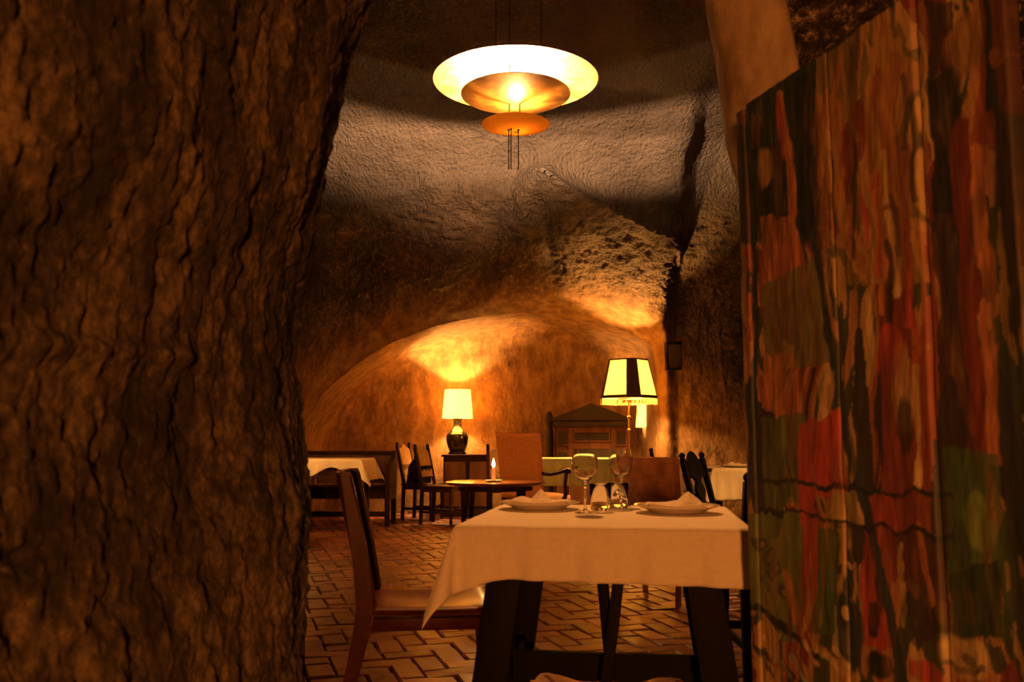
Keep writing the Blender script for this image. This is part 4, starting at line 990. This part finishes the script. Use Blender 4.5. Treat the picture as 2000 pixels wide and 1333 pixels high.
def chest():
    a, b = at(862, 887, 11.55), at(962, 887, 11.55); w = b.x - a.x; H = 0.80
    t = thing('wooden_chest', 'low dark wooden chest under the vase lamp', 'chest', ((a.x + b.x) / 2, 11.98, 0))
    MB().box((0, 0, 0.42), (w - 0.02, 0.42, 0.70), bev=0.006).build('body', 'wood_dark', t)
    MB().box((0, 0, H - 0.016), (w + 0.03, 0.46, 0.03), bev=0.006).build('top_board', 'wood_dark', t)
    MB().box((0, 0, 0.045), (w, 0.44, 0.09), bev=0.006).build('plinth', 'wood_dark', t)
    for sx in (-1, 1):
        d = MB().box((sx * w / 4, -0.218, 0.42), (w / 2 - 0.05, 0.022, 0.58), bev=0.008).build('door', 'wood_mid', t)
        MB().lathe([(0, 0), (0.012, 0.0), (0.008, 0.012), (0.014, 0.02), (0, 0.028)], 12, (sx * 0.035, -0.23, 0.45), Matrix.Rotation(math.pi / 2, 3, 'X')).build('knob', 'brass', d)
    return t.location
CHL = chest()
def cabinet():
    YC = 11.75; a, b = at(1086, 850, YC), at(1226, 850, YC); w = b.x - a.x; cx = (a.x + b.x) / 2; hz = at(1155, 822, YC).z; ap = at(1155, 788, YC).z
    t = thing('pedimented_cabinet', 'carved wooden cabinet with a triangular pediment standing in the alcove', 'cabinet', (cx, YC + 0.22, 0)); h = w / 2
    MB().box((0, 0, 0.045), (w + 0.04, 0.44, 0.09), bev=0.006).build('plinth', 'wood_brown', t)
    MB().box((0, 0.02, hz / 2), (w - 0.01, 0.38, hz - 0.05), bev=0.004).build('body', 'wood_brown', t)
    MB().prism([(-h - 0.05, hz), (h + 0.05, hz), (h + 0.05, hz + 0.03), (0, ap), (-h - 0.05, hz + 0.03)], 0.42, bev=0.004).build('pediment', 'wood_deep', t)
    MB().box((0, -0.01, hz - 0.045), (w + 0.06, 0.43, 0.07), bev=0.01).build('cornice', 'wood_deep', t)
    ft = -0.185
    for (x, ww, z0, z1, m_) in ((-h + 0.085, 0.135, hz - 0.32, hz - 0.13, 'wood_deep'), (0, w * 0.50, hz - 0.27, hz - 0.145, 'wood_deep'), (h - 0.085, 0.135, hz - 0.32, hz - 0.13, 'wood_deep'), (0, w * 0.50, hz - 0.70, hz - 0.36, 'wood_deep'), (-h + 0.085, 0.135, hz - 0.80, hz - 0.40, 'wood_deep'), (h - 0.085, 0.135, hz - 0.80, hz - 0.40, 'wood_deep')):
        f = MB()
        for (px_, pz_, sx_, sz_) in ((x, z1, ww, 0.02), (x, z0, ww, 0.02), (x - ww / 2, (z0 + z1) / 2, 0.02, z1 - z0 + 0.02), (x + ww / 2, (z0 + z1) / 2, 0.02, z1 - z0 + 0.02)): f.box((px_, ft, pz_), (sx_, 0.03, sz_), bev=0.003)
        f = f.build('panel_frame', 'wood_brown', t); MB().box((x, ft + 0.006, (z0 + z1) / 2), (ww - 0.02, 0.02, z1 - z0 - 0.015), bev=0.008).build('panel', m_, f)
    for sx in (-1, 1):
        p = MB().box((sx * (w * 0.30), ft, hz / 2 - 0.02), (0.055, 0.045, hz - 0.16), bev=0.006).build('pilaster', 'wood_brown', t)
    l = at(1075, 820, YC + 0.1)
    MB().lathe([(0, 0), (0.045, 0), (0.045, 0.5), (0.03, 0.54), (0.05, 0.62), (0.05, 1.12), (0.03, 1.16), (0.055, 1.24), (0.05, 1.31), (0.02, 1.36), (0, 1.37)], 20, (-h - 0.075, 0.05, 0)).build('side_post', 'wood_deep', t)
cabinet()

# ================================================================== LAMPS
def vase_lamp():
    p = at(893, 885, 12.02); z0 = 0.80
    t = thing('table_lamp', 'dark vase-shaped table lamp with a glowing cream shade on the chest', 'lamp', (p.x, 12.02, z0))
    k = 128 / F_PX * 11.75 / 0.86
    pr = [(0, 0), (0.115, 0), (0.118, 0.02), (0.100, 0.035), (0.112, 0.07), (0.135, 0.14), (0.142, 0.20), (0.138, 0.25), (0.118, 0.29), (0.085, 0.325), (0.058, 0.36), (0.050, 0.40), (0.052, 0.44), (0.066, 0.475), (0, 0.475)]
    v = MB().lathe([(r * k * 1.04, z * k) for r, z in pr], 48).build('vase', 'ceramic', t, ang=70)
    n = 8; G = []
    for i in range(n + 1):
        a = math.pi * i / n; G.append([(0.02 * math.cos(a + math.pi) * 1.0, 0, 0)] * 2)
    # cream painted cartouche on the shoulder
    pts = []
    for i in range(9):
        row = []
        for j in range(9):
            th = -math.pi / 2 + (j / 8 - 0.5) * 1.15; zc_ = (0.265 + 0.052 * i / 8)
            if i > 0: th = -math.pi / 2 + (j / 8 - 0.5) * 1.15 * math.sqrt(max(0, 1 - (i / 8) ** 2))
            r = np.interp(zc_, [q[1] for q in pr[2:14]], [q[0] for q in pr[2:14]]) * k * 1.04 + 0.0012
            row.append((r * math.cos(th), r * math.sin(th), zc_ * k))
        pts.append(row)
    gridmesh('painted_cartouche', np.array(pts), 'ceramic_band', v)
    zs0, zs1 = 0.478 * k, 0.86 * k; rb, rtp = 0.205, 0.172
    s = MB(); n = 64; pr2 = [(rb, zs0), (rtp, zs1), (rtp - 0.003, zs1), (rb - 0.003, zs0)]
    s.lathe(pr2 + [pr2[0]], n); s.build('shade', 'shade_cream', t, ang=30)
    MB().tube([(0, 0, 0.475 * k), (0, 0, 0.56 * k)], 0.012, 10).build('lamp_holder', 'brass', t)
    point('table_lamp_bulb', (0, 0, 0.70 * k), P_TABLE, WARM, 0.035, t)
vase_lamp()
def floor_lamp():
    YF = 10.35; zb, zt = at(1227, 779, YF).z, at(1227, 703, YF).z; p = at(1228, 780, YF)
    t = thing('floor_lamp', 'tall floor lamp with a fringed parchment panel shade and dark corner bands', 'lamp', (p.x, YF, 0), 0)
    rb, rtp = 0.325, 0.222; off = math.radians(-90 + 3)
    ang = []
    for c4 in range(4):
        ang += [off + c4 * math.pi / 2 - math.radians(14), off + c4 * math.pi / 2 + math.radians(14)]
    n = 8
    def ring(r, z): return [Vector((r * math.cos(a), r * math.sin(a), z)) for a in ang]
    B, T = ring(rb, zb), ring(rtp, zt)
    sh = MB().lathe([(rtp - 0.05, zt - 0.03), (rtp - 0.04, zt - 0.03), (rtp - 0.04, zt - 0.024), (rtp - 0.05, zt - 0.024), (rtp - 0.05, zt - 0.03)], 24).build('shade_frame', 'trim', t)
    L = lambda a, b, x: a + (b - a) * x
    def slab(m, q, d0, d1):
        vs = [m.bm.verts.new(v + d1) for v in q] + [m.bm.verts.new(v + d0) for v in q]
        for fc in ((0, 1, 2, 3), (7, 6, 5, 4), (0, 4, 5, 1), (1, 5, 6, 2), (2, 6, 7, 3), (3, 7, 4, 0)): m.bm.faces.new([vs[i] for i in fc])
    for k in range(n):
        b0, b1, t0, t1 = B[k], B[(k + 1) % n], T[k], T[(k + 1) % n]
        nrm = ((b1 - b0).cross(t0 - b0)).normalized(); zero = Vector((0, 0, 0))
        pm_ = MB(); slab(pm_, [b0, b1, t1, t0], nrm * -0.003, zero)
        pm_.build('corner_panel' if k % 2 == 0 else 'shade_panel', 'trim' if k % 2 == 0 else 'shade_panel', sh, False)
        bb = MB(); slab(bb, [b0, b1, L(b1, t1, 0.075), L(b0, t0, 0.075)], nrm * 0.0005, nrm * 0.005); slab(bb, [L(b0, t0, 0.965), L(b1, t1, 0.965), t1, t0], nrm * 0.0005, nrm * 0.005)
        if k % 2:
            for e in (0.0, 0.975): slab(bb, [L(b0, b1, e), L(b0, b1, e + 0.025), L(t0, t1, e + 0.025), L(t0, t1, e)], nrm * 0.0005, nrm * 0.004)
        bb.build('braid', 'trim', sh, False)
        fr = MB(); cnt = 12 if k % 2 == 0 else 26
        for i in range(cnt):
            q = L(b0, b1, (i + 0.5) / cnt) + nrm * 0.004; fr.tube([q, q + Vector((0, 0, -0.060 - 0.012 * random.random()))], 0.0034, 5)
        fr.build('fringe', 'fringe', sh)
    MB().tube([(0, 0, 0.02), (0, 0, zb + 0.10)], 0.013, 12).build('pole', 'brass', t)
    for zc_ in (0.35, 0.8, 1.1, 1.25): MB().lathe([(0.012, -0.02), (0.024, -0.006), (0.024, 0.006), (0.012, 0.02)], 16, (0, 0, zc_)).build('pole_knop', 'brass', t)
    MB().lathe([(0, 0), (0.17, 0), (0.17, 0.012), (0.14, 0.03), (0.05, 0.045), (0.02, 0.07), (0, 0.07)], 36).build('base', 'wood_dark', t)
    MB().lathe([(0, zb - 0.012), (0.075, zb - 0.02), (0.08, zb - 0.016), (0.02, zb - 0.003), (0, zb - 0.003)], 24).build('drip_pan', 'brass', t)
    for k in range(3):
        a = ang[2 * k] + 0.2; MB().tube([(0, 0, zb + 0.09), ((rtp - 0.05) * math.cos(a), (rtp - 0.05) * math.sin(a), zt - 0.027)], 0.003, 6).build('spider_arm', 'brass', t)
    point('floor_lamp_bulb', (0, 0, zb + 0.14), P_FLOOR, WARM, 0.035, t)
    return t
fl0 = floor_lamp(); fl_top = at(1227, 703, 10.35).z
fl1 = dup(fl0, 'added unseen floor lamp with a fringed panel shade behind the near rock', (-2.42, 8.65, 0), 20)
for ch in fl1.children:  # unseen copy, added to brighten the far left cloth
    if ch.type == 'LIGHT': ch.data = ch.data.copy(); ch.data.energy = P_FLOOR_LEFT
MB().lathe([(0, 0), (0.20, 0), (0.20, 0.006), (0, 0.006)], 32, (0, 0, fl_top - 0.045)).build('uplight_blocker', 'trim', fl1)  # opaque disc added to keep this lamp's uplight off the vault
fl2 = dup(fl0, 'added unseen floor lamp with a fringed panel shade behind the painted door', (2.55, 5.9, 0), 35)
for ch in fl2.children:  # unseen copy, added to light the right-hand table and pier
    if ch.type == 'LIGHT': ch.data = ch.data.copy(); ch.data.energy = P_FLOOR_RIGHT
MB().lathe([(0, 0), (0.20, 0), (0.20, 0.006), (0, 0.006)], 32, (0, 0, fl_top - 0.045)).build('uplight_blocker', 'trim', fl2)  # same added disc, blocks uplight from the right copy
def sconce():
    YS = 11.75; p = at(1260, 812, YS); zc_ = p.z
    t = thing('wall_lamp', 'small white-shaded wall lamp glowing beside the rock pier', 'lamp', (p.x, YS, zc_))
    hh, rb, rtp = 0.155, 0.125, 0.105
    MB().lathe([(rb, -hh), (rtp, hh), (rtp - 0.003, hh), (rb - 0.003, -hh), (rb, -hh)], 40).build('shade', 'shade_white', t, ang=30)
    MB().tube([(0, 0, -0.05), (0.0, 0.03, -0.12), (0.02, 0.2, -0.14), (0.02, 0.42, -0.10)], 0.008, 8).build('bracket', 'brass', t)
    MB().lathe([(0, 0), (0.05, 0), (0.045, 0.012), (0, 0.016)], 24, (0.02, 0.44, -0.10), Matrix.Rotation(math.pi / 2, 3, 'X')).build('wall_plate', 'brass', t)
    MB().tube([(0, 0, -0.06), (0, 0, -0.01)], 0.011, 10).build('lamp_holder', 'brass', t)
    point('wall_lamp_bulb', (0, 0, 0.04), P_WALL, WARM, 0.03, t)
sconce()

# ================================================================== SPEAKER
def speaker():
    YS = 10.45; a, b = at(1302, 667, YS), at(1333, 722, YS); w, h = b.x - a.x, a.z - b.z
    t = thing('loudspeaker', 'small dark loudspeaker box fixed to the rock pier', 'speaker', ((a.x + b.x) / 2, YS, b.z))
    MB().box((0, 0.08, h / 2), (w, 0.16, h), bev=0.005).build('cabinet', 'wood_black', t)
    MB().box((0.006, -0.004, h * 0.46), (w - 0.03, 0.012, h * 0.84), bev=0.004).build('grille', 'speaker', t)
    MB().lathe([(0, 0), (0.006, 0), (0.004, 0.004), (0, 0.005)], 10, (0, -0.012, h * 0.14), Matrix.Rotation(math.pi / 2, 3, 'X')).build('badge', 'brass', t)
    MB().box((0, 0.25, h / 2), (0.04, 0.2, 0.04), bev=0.004).build('bracket', 'iron', t)
speaker()

# ================================================================== ADDED SPOT, unseen, put in to brighten the nearest table
def added_spot():
    c = Vector((0.15, 5.2, 4.55)); tgt = Vector((0.20, 3.0, 0.75)); d = (tgt - c).normalized()
    t = thing('added_spotlight', 'added small black spotlight, unseen on the vault, brightening the nearest table', 'lamp', c)
    R = d.to_track_quat('-Z', 'Y').to_matrix()
    MB().lathe([(0, 0.10), (0.045, 0.10), (0.05, 0.09), (0.055, -0.06), (0.052, -0.06), (0.046, 0.05), (0, 0.055)], 28, (0, 0, 0), R).build('housing', 'iron', t)
    MB().tube([(0, 0, 0.05), (0, 0, 0.5)], 0.010, 10).build('stem', 'iron', t)
    l = bpy.data.lights.new('added_spot_bulb', 'SPOT'); l.energy = P_SPOT; l.color = (1.0, 0.36, 0.08); l.spot_size = math.radians(34); l.spot_blend = 0.7; l.shadow_soft_size = 0.035
    o = bpy.data.objects.new('added_spot_bulb', l); COL.objects.link(o); o.parent = t; o.rotation_euler = d.to_track_quat('-Z', 'Y').to_euler(); o.location = d * 0.03
added_spot()
